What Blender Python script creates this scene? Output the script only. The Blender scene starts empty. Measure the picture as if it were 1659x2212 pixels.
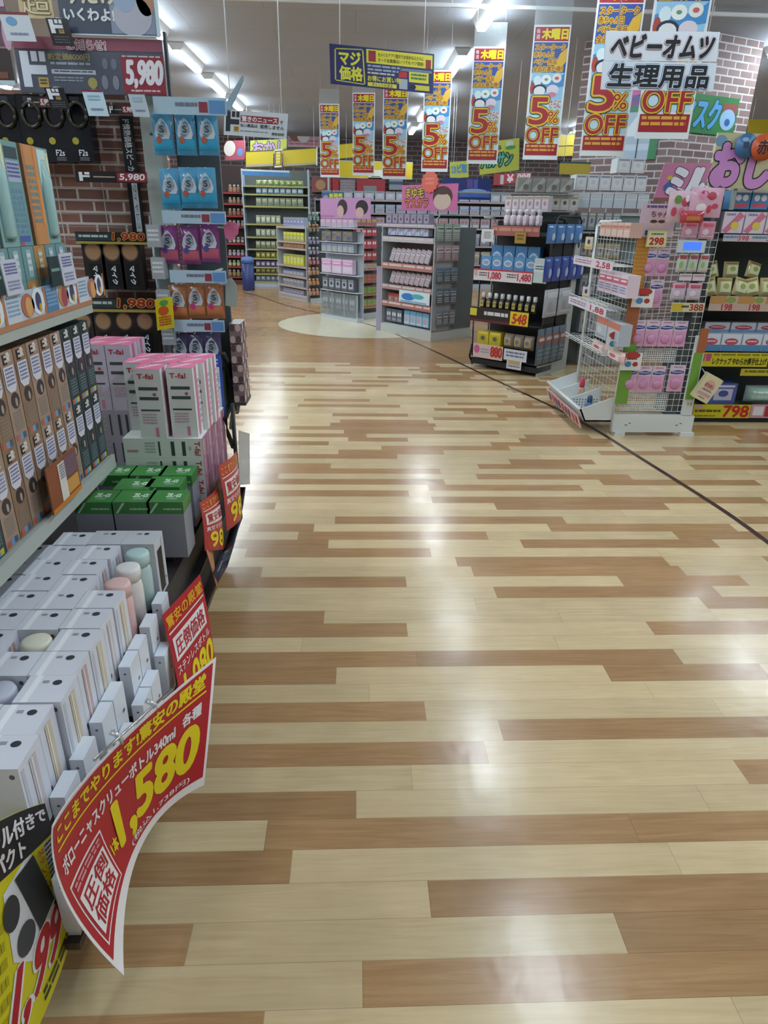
import bpy, bmesh, math, random
from mathutils import Vector, Matrix
random.seed(7)
SC = bpy.context.scene
COL = SC.collection
PI = math.pi

# ------------------------------------------------------------------ camera
CAM_H, FPX = 1.56, 1455.1
PITCH, ROLL, YAW = math.radians(23.628), math.radians(1.1134), math.radians(-2.6765)
cam_data = bpy.data.cameras.new('camera')
cam = bpy.data.objects.new('camera', cam_data)
COL.objects.link(cam)
cam_data.sensor_fit = 'HORIZONTAL'
cam_data.sensor_width = 36.0
cam_data.lens = FPX / 1659.0 * 36.0
cam_data.clip_start, cam_data.clip_end = 0.02, 100
CAM_M = Matrix.Rotation(YAW, 3, 'Z') @ Matrix.Rotation(PI / 2 - PITCH, 3, 'X') @ Matrix.Rotation(ROLL, 3, 'Z')
CAM_P = Vector((0, 0, CAM_H))
cam.matrix_world = Matrix.Translation(CAM_P) @ CAM_M.to_4x4()
SC.camera = cam

def ray(u, v):
    return CAM_M @ Vector((u - 829.5, 1106 - v, -FPX))
def at_z(u, v, z=0.0):
    d = ray(u, v); return CAM_P + d * ((z - CAM_H) / d.z)
def at_x(u, v, x):
    d = ray(u, v); return CAM_P + d * (x / d.x)
def at_y(u, v, y):
    d = ray(u, v); return CAM_P + d * (y / d.y)

# ------------------------------------------------------------------ world, exposure
SC.view_settings.view_transform = 'Standard'
SC.view_settings.look = 'None'
SC.view_settings.gamma = 1.0
SC.view_settings.use_curve_mapping = False
SC.view_settings.exposure = 0.0
LIGHT_STRENGTH = 74.0
LIGHT_COLOR = (0.80, 0.92, 1.0)
world = bpy.data.worlds.new('store_world')
SC.world = world
world.use_nodes = True
world.node_tree.nodes['Background'].inputs[0].default_value = (0.75, 0.85, 1.0, 1)
world.node_tree.nodes['Background'].inputs[1].default_value = 0.15

# ------------------------------------------------------------------ materials
def lin(h):
    h = h.lstrip('#')
    out = []
    for i in (0, 2, 4):
        c = int(h[i:i + 2], 16) / 255
        out.append(c / 12.92 if c <= 0.04045 else ((c + 0.055) / 1.055) ** 2.4)
    return out
MATS = {}
def mat(hexc, rough=0.5, metal=0.0, emit=0.0, coat=0.0, alpha=None, name=None):
    key = (hexc, rough, metal, emit, coat, alpha)
    if key in MATS: return MATS[key]
    m = bpy.data.materials.new(name or 'surface_' + hexc.lstrip('#'))
    m.use_nodes = True
    nt = m.node_tree
    b = nt.nodes['Principled BSDF']
    c = lin(hexc)
    b.inputs['Base Color'].default_value = (*c, 1)
    b.inputs['Roughness'].default_value = rough
    b.inputs['Metallic'].default_value = metal
    if coat: b.inputs['Coat Weight'].default_value = coat; b.inputs['Coat Roughness'].default_value = 0.08
    if emit:
        b.inputs['Emission Color'].default_value = (*c, 1); b.inputs['Emission Strength'].default_value = emit
    if alpha is not None:
        out = nt.nodes['Material Output']
        tr = nt.nodes.new('ShaderNodeBsdfTransparent'); gl = nt.nodes.new('ShaderNodeBsdfGlossy'); mx = nt.nodes.new('ShaderNodeMixShader'); mx2 = nt.nodes.new('ShaderNodeMixShader')
        tr.inputs[0].default_value = (*[0.6 + 0.4 * x for x in c], 1)
        gl.inputs['Roughness'].default_value = 0.12
        mx.inputs[0].default_value = .09
        nt.links.new(tr.outputs[0], mx.inputs[1]); nt.links.new(gl.outputs[0], mx.inputs[2])
        mx2.inputs[0].default_value = alpha
        nt.links.new(mx.outputs[0], mx2.inputs[1]); nt.links.new(b.outputs[0], mx2.inputs[2])
        nt.links.new(mx2.outputs[0], out.inputs[0])
    MATS[key] = m
    return m
def clear(): return mat('e8f2f4', 0.1, alpha=0.07)
WHITE, BLACK, GREY = 'e8e8ea', '15161a', '8d9192'
def ink(h): return mat(h, 0.45)

# ------------------------------------------------------------------ mesh builder
_GLY = {}
def glyph(s):
    if s in _GLY: return _GLY[s]
    cu = bpy.data.curves.new('type', 'FONT'); cu.body = s; cu.resolution_u = 4
    ob = bpy.data.objects.new('type', cu); COL.objects.link(ob)
    dg = bpy.context.evaluated_depsgraph_get()
    me = bpy.data.meshes.new_from_object(ob.evaluated_get(dg))
    vs = [(v.co.x, v.co.y) for v in me.vertices]; fs = [tuple(p.vertices) for p in me.polygons]
    bpy.data.objects.remove(ob); bpy.data.curves.remove(cu); bpy.data.meshes.remove(me)
    x0 = min(v[0] for v in vs); x1 = max(v[0] for v in vs); y0 = min(v[1] for v in vs); y1 = max(v[1] for v in vs)
    w, h = max(x1 - x0, 1e-4), max(y1 - y0, 1e-4)
    _GLY[s] = ([((x - x0) / w, (y - y0) / h) for x, y in vs], fs, w / h)
    return _GLY[s]

class Surf:
    """a flat or curved face: f(u, v) in 0..1 gives a point, w lifts along the normal"""
    def __init__(s, o, U, V):
        s.o, s.U, s.V = Vector(o), Vector(U), Vector(V); s.N = s.U.cross(s.V).normalized(); s.lu, s.lv = s.U.length, s.V.length; s.n = 1
    def __call__(s, u, v, w=0.0): return s.o + s.U * u + s.V * v + s.N * w
class Bent(Surf):
    """a bent sheet between two edge curves, each given by its start, middle and end"""
    def __init__(s, top, bot, bulge=0.0, mid=None):
        s.mid = [Vector(p) for p in mid] if mid else None
        s.t, s.b, s.bulge = [Vector(p) for p in top], [Vector(p) for p in bot], bulge
        s.lu = (s.t[2] - s.t[0]).length; s.lv = (s.t[0] - s.b[0]).length; s.n = 26
    def q(s, c, u):
        return c[0] * ((1 - u) * (1 - 2 * u)) + c[1] * (4 * u * (1 - u)) + c[2] * (u * (2 * u - 1))
    def p(s, u, v):
        if s.mid is None: return s.q(s.b, u) * (1 - v) + s.q(s.t, u) * v
        return s.q(s.b, u) * ((1 - v) * (1 - 2 * v)) + s.q(s.mid, u) * (4 * v * (1 - v)) + s.q(s.t, u) * (v * (2 * v - 1))
    def __call__(s, u, v, w=0.0):
        e = 0.01
        du = s.p(u + e, v) - s.p(u - e, v); dv = s.p(u, v + e) - s.p(u, v - e)
        n = du.cross(dv).normalized()
        return s.p(u, v) + n * (w * .6 + s.bulge * 4 * v * (1 - v))

class MB:
    def __init__(s): s.v, s.f, s.m, s.mats, s.sm = [], [], [], [], []
    def mi(s, m):
        if isinstance(m, str): m = ink(m)
        if m not in s.mats: s.mats.append(m)
        return s.mats.index(m)
    def add(s, vs, fs, m, smooth=False):
        b = len(s.v); i = s.mi(m)
        s.v += [tuple(p) for p in vs]
        for f in fs: s.f.append(tuple(b + k for k in f)); s.m.append(i); s.sm.append(smooth)
    def hexa(s, p, m): s.add(p, [(0, 3, 2, 1), (4, 5, 6, 7), (0, 1, 5, 4), (1, 2, 6, 5), (2, 3, 7, 6), (3, 0, 4, 7)], m)
    def box(s, x0, y0, z0, x1, y1, z1, m):
        s.hexa([(x0, y0, z0), (x1, y0, z0), (x1, y1, z0), (x0, y1, z0), (x0, y0, z1), (x1, y0, z1), (x1, y1, z1), (x0, y1, z1)], m)
    def rbox(s, x0, y0, z0, x1, y1, z1, r, m, n=3):
        """box with its upright edges rounded"""
        pts = []
        for cx, cy, a0 in ((x1 - r, y1 - r, 0), (x0 + r, y1 - r, 90), (x0 + r, y0 + r, 180), (x1 - r, y0 + r, 270)):
            for k in range(n + 1):
                a = math.radians(a0 + 90 * k / n); pts.append((cx + r * math.cos(a), cy + r * math.sin(a)))
        k = len(pts)
        vs = [(x, y, z0) for x, y in pts] + [(x, y, z1) for x, y in pts]
        s.add(vs, [tuple(range(k))[::-1], tuple(range(k, 2 * k))] + [(i, (i + 1) % k, k + (i + 1) % k, k + i) for i in range(k)], m)
    def tube(s, pts, r, m, n=6, cap=True):
        pts = [Vector(p) for p in pts]; rings = []
        for i, p in enumerate(pts):
            d = (pts[min(i + 1, len(pts) - 1)] - pts[max(i - 1, 0)]).normalized()
            a = Vector((0, 0, 1)) if abs(d.z) < 0.9 else Vector((1, 0, 0))
            x = d.cross(a).normalized(); y = d.cross(x)
            rings.append([p + x * r * math.cos(2 * PI * k / n) + y * r * math.sin(2 * PI * k / n) for k in range(n)])
        vs = [q for g in rings for q in g]; fs = []
        for i in range(len(pts) - 1):
            for k in range(n): fs.append((i * n + k, i * n + (k + 1) % n, (i + 1) * n + (k + 1) % n, (i + 1) * n + k))
        if cap: fs += [tuple(range(n))[::-1], tuple((len(pts) - 1) * n + k for k in range(n))]
        s.add(vs, fs, m, True)
    def lathe(s, prof, m, n=16, o=(0, 0, 0), ax='z'):
        vs, fs = [], []
        for r, z in prof:
            for k in range(n):
                a = 2 * PI * k / n; p = (r * math.cos(a), r * math.sin(a), z)
                if ax == 'y': p = (p[0], p[2], p[1])
                vs.append((p[0] + o[0], p[1] + o[1], p[2] + o[2]))
        for i in range(len(prof) - 1):
            for k in range(n): fs.append((i * n + k, i * n + (k + 1) % n, (i + 1) * n + (k + 1) % n, (i + 1) * n + k))
        fs += [tuple(range(n))[::-1], tuple((len(prof) - 1) * n + k for k in range(n))]
        s.add(vs, fs, m, True)
    # ---- printing on a Surf
    def sheet(s, S, m, u0=0, v0=0, u1=1, v1=1, w=0.0, thick=0.0, back=None):
        n = S.n; vs, fs = [], []
        for j in range(n + 1):
            for i in range(n + 1): vs.append(S(u0 + (u1 - u0) * i / n, v0 + (v1 - v0) * j / n, w))
        for j in range(n):
            for i in range(n): a = j * (n + 1) + i; fs.append((a, a + 1, a + n + 2, a + n + 1))
        if not thick: s.add(vs, fs, m, n > 1); return
        k = len(vs)
        vb = [S(u0 + (u1 - u0) * i / n, v0 + (v1 - v0) * j / n, w - thick) for j in range(n + 1) for i in range(n + 1)]
        s.add(vs, fs, m)
        s.add(vb, [f[::-1] for f in fs], back or m)
        rim = [i for i in range(n + 1)] + [(j + 1) * (n + 1) - 1 for j in range(1, n + 1)] + [n * (n + 1) + i for i in range(n - 1, -1, -1)] + [j * (n + 1) for j in range(n - 1, 0, -1)]
        s.add(vs + vb, [(rim[i], rim[i] + k, rim[(i + 1) % len(rim)] + k, rim[(i + 1) % len(rim)]) for i in range(len(rim))], back or m)
    def ell(s, S, cu, cv, ru, rv, m, w=0.001, n=18, a0=0, a1=360):
        vs = [S(cu, cv, w)] + [S(cu + ru * math.cos(math.radians(a0 + (a1 - a0) * k / n)), cv + rv * math.sin(math.radians(a0 + (a1 - a0) * k / n)), w) for k in range(n + 1)]
        s.add(vs, [(0, k, k + 1) for k in range(1, n + 1)], m)
    def poly(s, S, pts, m, w=0.001): s.add([S(u, v, w) for u, v in pts], [tuple(range(len(pts)))], m)
    def text(s, S, t, u0, v0, u1, v1, m, w=0.001, bold=0.0, shear=0.0, rot=False):
        """lettering stretched to fill a box of the face; bold is a fraction of the letter height"""
        vs, fs, asp = glyph(t)
        NB = 12 if bold >= .06 else 7
        sh = [(0, 0)] if not bold else [(bold * math.cos(2 * PI * k / NB), bold * math.sin(2 * PI * k / NB)) for k in range(NB)]
        hv = (v1 - v0) if not rot else (u1 - u0)
        ku = hv * S.lv / S.lu if not rot else hv * S.lu / S.lv
        w0 = w
        for ki, (a, b) in enumerate(sh):
            pts = []; w = w0 + 0.00008 * ki
            for x, y in vs:
                if rot: pts.append(S(u0 + (u1 - u0) * y + b * hv, v1 - (v1 - v0) * x - a * ku, w))
                else: pts.append(S(u0 + (u1 - u0) * x + a * ku + shear * (y - .5) * ku, v0 + (v1 - v0) * y + b * hv, w))
            s.add(pts, fs, m)
    def ltext(s, S, t, u0, v0, u1, v1, layers, w=0.001, shear=0.0):
        for k, (m, b) in enumerate(layers): s.text(S, t, u0, v0, u1, v1, m, w + 0.0012 * k, b, shear)
    def scrib(s, S, u0, v0, u1, v1, rows, m, w=0.001, fill=0.55, seed=1):
        """lines of print too small to read in the photograph"""
        r = random.Random(seed)
        for k in range(rows):
            y1 = v1 - (v1 - v0) * k / rows; y0 = y1 - (v1 - v0) / rows * fill; x = u0
            while x < u1 - 1e-6:
                e = min(u1, x + (u1 - u0) * r.uniform(.08, .3)); s.sheet(S, m, x, y0, e, y1, w); x = e + (u1 - u0) * .03
    def build(s, name, parent=None, loc=None, rotz=None):
        me = bpy.data.meshes.new(name)
        me.from_pydata(s.v, [], s.f)
        for m in s.mats: me.materials.append(m)
        me.polygons.foreach_set('material_index', s.m)
        me.polygons.foreach_set('use_smooth', s.sm)
        me.update()
        o = bpy.data.objects.new(name, me); COL.objects.link(o)
        if parent is not None: o.parent = parent
        if loc is not None: o.location = loc
        if rotz is not None: o.rotation_euler = (0, 0, rotz)
        return o

def tag(o, label, cat, group=None):
    o['label'] = label; o['category'] = cat
    if group: o['group'] = group
    return o
def struct(o): o['kind'] = 'structure'; return o
def thing(name, label, cat, loc=(0, 0, 0), rotz=0.0, group=None):
    o = bpy.data.objects.new(name, None); COL.objects.link(o); o.empty_display_size = 0.05
    o.location = loc; o.rotation_euler = (0, 0, rotz)
    return tag(o, label, cat, group)
def dup(r):
    c = r.copy(); COL.objects.link(c)
    for ch in r.children:
        d = ch.copy(); COL.objects.link(d); d.parent = c
        for g in ch.children:
            e = g.copy(); COL.objects.link(e); e.parent = d
    return c
class Proto:
    """a kind of product: the first placement moves the built object, later ones copy it and its parts"""
    def __init__(s, build): s.build, s.root, s.used = build, None, False
    def put(s, loc, rotz, label, cat, group=None, tilt=None, scale=None):
        if s.root is None: s.root = s.build(); o = s.root
        else: o = dup(s.root)
        o.location = loc
        o.rotation_euler = (tilt[0], tilt[1], rotz) if tilt else (0, 0, rotz)
        o.scale = scale or (1, 1, 1)
        for k in ('group',):
            if k in o: del o[k]
        return tag(o, label, cat, group)
ORD = 'first second third fourth fifth sixth seventh eighth ninth tenth eleventh twelfth thirteenth fourteenth fifteenth sixteenth seventeenth eighteenth nineteenth twentieth'.split()

class Frame:
    """a fixture's own axes: x along its face, y into it, z up"""
    def __init__(s, x, y, deg): s.o, s.a = Vector((x, y, 0)), math.radians(deg); s.c, s.s = math.cos(s.a), math.sin(s.a)
    def w(s, x, y, z): return Vector((s.o.x + x * s.c - y * s.s, s.o.y + x * s.s + y * s.c, z))
    def px(s, u, v, y=0.0):
        """local (x, z) of what the photograph shows at a pixel, on the plane at depth y"""
        d = ray(u, v); n = Vector((-s.s, s.c, 0)); p0 = s.w(0, y, 0)
        q = CAM_P + d * ((p0 - CAM_P).dot(n) / d.dot(n)); r = q - s.o
        return r.x * s.c + r.y * s.s, q.z
    def rect(s, u0, v0, u1, v1, y=0.0):
        a = s.px(u0, v1, y); b = s.px(u1, v0, y); return min(a[0], b[0]), min(a[1], b[1]), max(a[0], b[0]), max(a[1], b[1])

def face(w, d, h, side='f', z0=0.0):
    """Surf of one face of a box of w x d x h standing on the origin"""
    if side == 'f': return Surf((-w / 2, -d / 2, z0), (w, 0, 0), (0, 0, h))
    if side == 'r': return Surf((w / 2, -d / 2, z0), (0, d, 0), (0, 0, h))
    if side == 'l': return Surf((-w / 2, d / 2, z0), (0, -d, 0), (0, 0, h))
    if side == 't': return Surf((-w / 2, -d / 2, z0 + h), (w, 0, 0), (0, d, 0))
def carton(name, w, d, h, col, prints=None, rough=0.4, extra=None):
    """a printed box; prints(mb) draws on its faces, extra(root) adds parts"""
    def b():
        m = MB(); m.box(-w / 2, -d / 2, 0, w / 2, d / 2, h, mat(col, rough))
        if prints: prints(m)
        o = m.build(name)
        if extra: extra(o)
        return o
    return Proto(b)
def pouch_mesh(m, w, h, t, col, rough=0.25, n=8, seal=0.08, z0=0.0):
    """a filled bag, flat at its top and bottom seals; returns the height of its belly at (u, v)"""
    def g(u, v):
        e = min(1, max(0, (v - seal) / (1 - 2 * seal)))
        return t / 2 * math.sqrt(max(0, 1 - abs(2 * u - 1) ** 3)) * math.sqrt(max(0, 1 - abs(2 * e - 1) ** 4))
    for sgn in (-1, 1):
        vs, fs = [], []
        for j in range(n + 1):
            for i in range(n + 1):
                u, v = i / n, j / n; vs.append(((u - .5) * w, sgn * (g(u, v) + 0.001), z0 + v * h))
        for j in range(n):
            for i in range(n):
                a = j * (n + 1) + i; f = (a, a + 1, a + n + 2, a + n + 1); fs.append(f if sgn < 0 else f[::-1])
        m.add(vs, fs, col if not isinstance(col, str) else mat(col, rough), True)
    class PS(Surf):
        def __init__(s): s.lu, s.lv, s.n = w, h, 5
        def __call__(s, u, v, k=0.0): return Vector(((u - .5) * w, -g(u, v) - 0.002 - k, z0 + v * h))
    return PS()

# ------------------------------------------------------------------ floor
ROW_W, ROW_0 = 0.09988, 1.2999
def plank_material(name, c1, c2):
    m = bpy.data.materials.new(name); m.use_nodes = True
    nt = m.node_tree; N, L = nt.nodes, nt.links; b = N['Principled BSDF']
    at = N.new('ShaderNodeAttribute'); at.attribute_name = 'plank'
    tc = N.new('ShaderNodeTexCoord'); mp = N.new('ShaderNodeMapping'); mp.inputs['Scale'].default_value = (2.2, 34, 1)
    ad = N.new('ShaderNodeVectorMath'); ad.operation = 'ADD'
    L.new(tc.outputs['Object'], mp.inputs[0]); L.new(mp.outputs[0], ad.inputs[0])
    sc = N.new('ShaderNodeVectorMath'); sc.operation = 'SCALE'; sc.inputs['Scale'].default_value = 37
    L.new(at.outputs['Color'], sc.inputs[0]); L.new(sc.outputs[0], ad.inputs[1])
    no = N.new('ShaderNodeTexNoise'); no.inputs['Scale'].default_value = 1.6; no.inputs['Detail'].default_value = 5; no.inputs['Distortion'].default_value = 1.2
    L.new(ad.outputs[0], no.inputs['Vector'])
    rp = N.new('ShaderNodeValToRGB'); rp.color_ramp.elements[0].position = .3; rp.color_ramp.elements[1].position = .7
    rp.color_ramp.elements[0].color = (*lin(c1), 1); rp.color_ramp.elements[1].color = (*lin(c2), 1)
    L.new(no.outputs[0], rp.inputs[0])
    hs = N.new('ShaderNodeHueSaturation'); sp = N.new('ShaderNodeSeparateColor')
    L.new(at.outputs['Color'], sp.inputs[0]); ma = N.new('ShaderNodeMapRange'); ma.inputs['To Min'].default_value = .9; ma.inputs['To Max'].default_value = 1.09
    L.new(sp.outputs[0], ma.inputs[0]); L.new(ma.outputs[0], hs.inputs['Value']); L.new(rp.outputs[0], hs.inputs['Color'])
    uv = N.new('ShaderNodeUVMap'); sx = N.new('ShaderNodeSeparateXYZ'); L.new(uv.outputs[0], sx.inputs[0])
    gt = N.new('ShaderNodeMath'); gt.operation = 'MINIMUM'; L.new(sx.outputs[0], gt.inputs[0]); L.new(sx.outputs[1], gt.inputs[1])
    gr = N.new('ShaderNodeMapRange'); gr.inputs['From Min'].default_value = .0006; gr.inputs['From Max'].default_value = .0022; gr.inputs['To Min'].default_value = .62; gr.inputs['To Max'].default_value = 1.0
    L.new(gt.outputs[0], gr.inputs[0])
    mu = N.new('ShaderNodeMix'); mu.data_type = 'RGBA'; mu.blend_type = 'MULTIPLY'; mu.inputs[0].default_value = 1
    L.new(hs.outputs[0], mu.inputs[6]); L.new(gr.outputs[0], mu.inputs[7])
    # scuffs: thin dark scratches and grey wear
    n2 = N.new('ShaderNodeTexNoise'); n2.inputs['Scale'].default_value = 5; n2.inputs['Detail'].default_value = 6; L.new(tc.outputs['Object'], n2.inputs['Vector'])
    r2 = N.new('ShaderNodeMapRange'); r2.inputs['From Min'].default_value = .35; r2.inputs['From Max'].default_value = .7; r2.inputs['To Min'].default_value = .93; r2.inputs['To Max'].default_value = 1.03
    L.new(n2.outputs[0], r2.inputs[0]); mu2 = N.new('ShaderNodeMix'); mu2.data_type = 'RGBA'; mu2.blend_type = 'MULTIPLY'; mu2.inputs[0].default_value = 1
    L.new(mu.outputs[2], mu2.inputs[6]); L.new(r2.outputs[0], mu2.inputs[7])
    L.new(mu2.outputs[2], b.inputs['Base Color'])
    floor_gloss(nt, tc)
    return m
def floor_gloss(nt, tc):
    N, L = nt.nodes, nt.links; b = N['Principled BSDF']
    n3 = N.new('ShaderNodeTexNoise'); n3.inputs['Scale'].default_value = 9; n3.inputs['Detail'].default_value = 4; L.new(tc.outputs['Object'], n3.inputs['Vector'])
    r3 = N.new('ShaderNodeMapRange'); r3.inputs['To Min'].default_value = .13; r3.inputs['To Max'].default_value = .3; L.new(n3.outputs[0], r3.inputs[0])
    L.new(r3.outputs[0], b.inputs['Roughness'])
    n4 = N.new('ShaderNodeTexNoise'); n4.inputs['Scale'].default_value = 16; n4.inputs['Detail'].default_value = 2; L.new(tc.outputs['Object'], n4.inputs['Vector'])
    bp = N.new('ShaderNodeBump'); bp.inputs['Strength'].default_value = .06; bp.inputs['Distance'].default_value = .012
    L.new(n4.outputs[0], bp.inputs['Height']); L.new(bp.outputs[0], b.inputs['Normal'])
    b.inputs['IOR'].default_value = 1.5

PL, PD = 'cdb893', 'a97f58'
P_LIGHT = plank_material('maple_plank', 'c6ad84', 'd2bb93')
P_DARK = plank_material('tan_plank', '9c7750', 'ae8960')
P_FAR = plank_material('plain_tan_floor', 'a47f58', 'a9845d')
# seams of the planks as read along the aisle: (position along the seam in the picture, tone to its right)
ROWS = {0: 'D 570,2195 L 1590,2180 L', 1: 'L 783,2125 D', 2: 'D 407,2042 L 1340,2014 D', 3: 'L 927,1939 D', 4: 'D 628,1873 L 1457,1855 L', 5: 'L 574,1805 D 1369,1789 D',
        6: 'D 769,1738 L 1518,1724 L', 7: 'L 889,1679 L 1601,1667 D', 8: 'D 1050,1624 L', 9: 'L 1081,1575 D', 10: 'D 918,1535 L 1549,1528 L', 11: 'L 797,1495 L 1402,1491 L',
        12: 'D 726,1458 L 1311,1454 D', 13: 'D 900,1421 D 1465,1419 L', 14: 'L 652,1392 L 1200,1386 L', 15: 'D 879,1360 L 1406,1359 D', 16: 'D 700,1331 L 1208,1329 L',
        17: 'L 1028,1306 L 1523,1307 D', 18: 'L 1070,1280 D 1549,1278 L', 19: 'D 877,1258 L 1342,1257 D', 20: 'D 565,1235 L 1021,1235 D 1474,1233 L', 21: 'L 986,1214 D',
        22: 'L 532,1193 D 930,1193 L', 23: 'D 709,1175 L 1127,1174 D 1544,1172 L', 24: 'L 644,1157 D 1052,1157 L 1459,1156 D', 25: 'L 1185,1138 D 1582,1138 L',
        26: 'D 1219,1124 L 1603,1124 D', 27: 'L 900,1110 L', 28: 'L 1070,1093 D 1439,1093 L', 29: 'L 933,1080 D 1652,1080 L', 30: 'D 883,1066 L', 31: 'L 926,1054 D 1256,1054 L',
        32: 'D 960,1041 L 1298,1041 D 1635,1041 L', 33: 'L 1030,1029 D 1361,1030 L', 34: 'D 951,1018 L', 35: 'D 714,1007 L 1033,1007 D', 36: 'L 1101,997 D', 37: 'D 858,987 L 1165,987 L 1473,987 D'}
def build_floor():
    rnd = random.Random(3)
    vs, fs, mi, col, uvs = [], [], [], [], []
    XA, XB = -9.0, 9.0
    def quad(x0, x1, y0, y1, k):
        b = len(vs); vs.extend([(x0, y0, 0), (x1, y0, 0), (x1, y1, 0), (x0, y1, 0)]); fs.append((b, b + 1, b + 2, b + 3)); mi.append(k)
        col.append((rnd.random(), rnd.random(), rnd.random(), 1))
        # signed distance to the far edges, for the dark seams
        uvs.extend([(0, 0), (x1 - x0, 0), (x1 - x0, y1 - y0), (0, y1 - y0)])
    # the first measured row: its near and far edges
    y_row0 = at_z(1000, 2171, 0).y
    i0 = round((y_row0 - ROW_0) / ROW_W)
    yb = ROW_0 + (i0 - 1) * ROW_W
    def lengths(x, x_end, k, tone):
        while x < x_end:
            e = min(x_end, x + rnd.uniform(.45, 1.25)); quad(x, e, yb + k * ROW_W, yb + (k + 1) * ROW_W, tone); x = e
            tone = 1 if (tone == 0 and rnd.random() < .62) else 0
    for k in range(-34, 71):
        if k in ROWS:
            t = ROWS[k].split(); tone = 0 if t[0] == 'L' else 1
            xs = [(at_z(*[float(q) for q in t[i].split(',')], 0).x, 0 if t[i + 1] == 'L' else 1) for i in range(1, len(t), 2)]
            x = XA
            st = xs[0][0] - 1.3; lengths(XA, st, k, 0); x = st
            for xe, nt in xs:
                quad(x, xe, yb + k * ROW_W, yb + (k + 1) * ROW_W, tone); x, tone = xe, nt
            e = max(x + .6, at_z(1690, 1106 + (2171 - 1106) * (1 if k < 5 else .5), 0).x + .2); quad(x, e, yb + k * ROW_W, yb + (k + 1) * ROW_W, tone); lengths(e, XB, k, 0)
        else: lengths(XA - rnd.random(), XB, k, int(rnd.random() < .42))
    y = yb + 71 * ROW_W
    while y < 26: quad(XA, XB, y, y + .45, 2); y += .45
    me = bpy.data.meshes.new('floor'); me.from_pydata(vs, [], fs)
    for m in (P_LIGHT, P_DARK, P_FAR): me.materials.append(m)
    me.polygons.foreach_set('material_index', mi)
    ca = me.color_attributes.new('plank', 'FLOAT_COLOR', 'CORNER')
    flat = []
    for c in col: flat.extend(list(c) * 4)
    ca.data.foreach_set('color', flat)
    ul = me.uv_layers.new(name='seam'); ul.data.foreach_set('uv', [c for p in uvs for c in p])
    o = bpy.data.objects.new('floor', me); COL.objects.link(o); struct(o)
build_floor()

def inlay_mat(h):
    m = mat(h, 0.3); 
    m = m.copy(); tc = m.node_tree.nodes.new('ShaderNodeTexCoord'); floor_gloss(m.node_tree, tc); return m
def inlay_circle():
    m = MB(); n = 48; c = (0.16, 11.0)
    m.add([(c[0] + 1.37 * math.cos(2 * PI * k / n), c[1] + 1.37 * math.sin(2 * PI * k / n), 0.0012) for k in range(n)], [tuple(range(n))], inlay_mat('d8cfb4'))
    struct(m.build('trim_2'))
inlay_circle()
def inlay_line():
    pts = [(2.24, 2.2), (2.21, 3.158), (2.178, 3.642), (2.072, 4.431), (1.901, 5.56), (1.57, 6.756), (1.421, 7.252), (0.975, 8.815), (0.438, 10.455), (-0.057, 11.406), (-1.088, 12.95), (-1.507, 13.704), (-2.007, 14.803), (-2.5, 15.6), (-3.3, 16.7)]
    cs = []
    for i in range(1, len(pts) - 2):
        for t in [k / 5 for k in range(5)]:
            p0, p1, p2, p3 = [Vector(p) for p in pts[i - 1:i + 3]]
            cs.append(.5 * (2 * p1 + (p2 - p0) * t + (2 * p0 - 5 * p1 + 4 * p2 - p3) * t * t + (3 * p1 - p0 - 3 * p2 + p3) * t ** 3))
    cs = [Vector(pts[0])] + cs + [Vector(pts[-2])]
    vs, fs = [], []
    for i, p in enumerate(cs):
        d = (cs[min(i + 1, len(cs) - 1)] - cs[max(0, i - 1)]).normalized(); nrm = Vector((-d.y, d.x)) * .017
        vs += [(p.x + nrm.x, p.y + nrm.y, .002), (p.x - nrm.x, p.y - nrm.y, .002)]
        if i: fs.append((2 * i - 1, 2 * i + 1, 2 * i, 2 * i - 2))
    m = MB(); m.add(vs, fs, inlay_mat('3a2420')); struct(m.build('trim_1'))
inlay_line()

# ------------------------------------------------------------------ walls and ceiling
def brick_mat(name, c1, c2, mortar, sc, axis='xz'):
    m = bpy.data.materials.new(name); m.use_nodes = True; nt = m.node_tree; N, L = nt.nodes, nt.links; b = N['Principled BSDF']
    uv = N.new('ShaderNodeUVMap'); br = N.new('ShaderNodeTexBrick')
    br.inputs['Scale'].default_value = sc; br.inputs['Color1'].default_value = (*lin(c1), 1); br.inputs['Color2'].default_value = (*lin(c2), 1); br.inputs['Mortar'].default_value = (*lin(mortar), 1)
    br.inputs['Mortar Size'].default_value = .035; br.inputs['Brick Width'].default_value = .9; br.inputs['Row Height'].default_value = .33; br.inputs['Bias'].default_value = -.1
    L.new(uv.outputs[0], br.inputs['Vector']); L.new(br.outputs[0], b.inputs['Base Color']); b.inputs['Roughness'].default_value = .7
    return m
def uv_panels(name, quads, m):
    """upright rectangles (x0,y0)-(x1,y1) from z0 to z1 with metre UVs"""
    me = bpy.data.meshes.new(name); vs, fs, uv = [], [], []
    run = 0
    for (x0, y0), (x1, y1), z0, z1 in quads:
        l = math.hypot(x1 - x0, y1 - y0); b = len(vs)
        vs += [(x0, y0, z0), (x1, y1, z0), (x1, y1, z1), (x0, y0, z1)]; fs.append((b, b + 1, b + 2, b + 3)); uv += [(run, z0), (run + l, z0), (run + l, z1), (run, z1)]; run += l
    me.from_pydata(vs, [], fs); me.materials.append(m); ul = me.uv_layers.new(name='metres'); ul.data.foreach_set('uv', [c for p in uv for c in p])
    o = bpy.data.objects.new(name, me); COL.objects.link(o); return o
H_C = 3.45
BRICK = brick_mat('brown_brick_paper', '93675a', '6e4f48', 'c9bfba', 7.2)
BRICK_R = brick_mat('grey_brown_brick_paper', '86706c', '6a5656', 'bcb8ba', 4.4)
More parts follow.
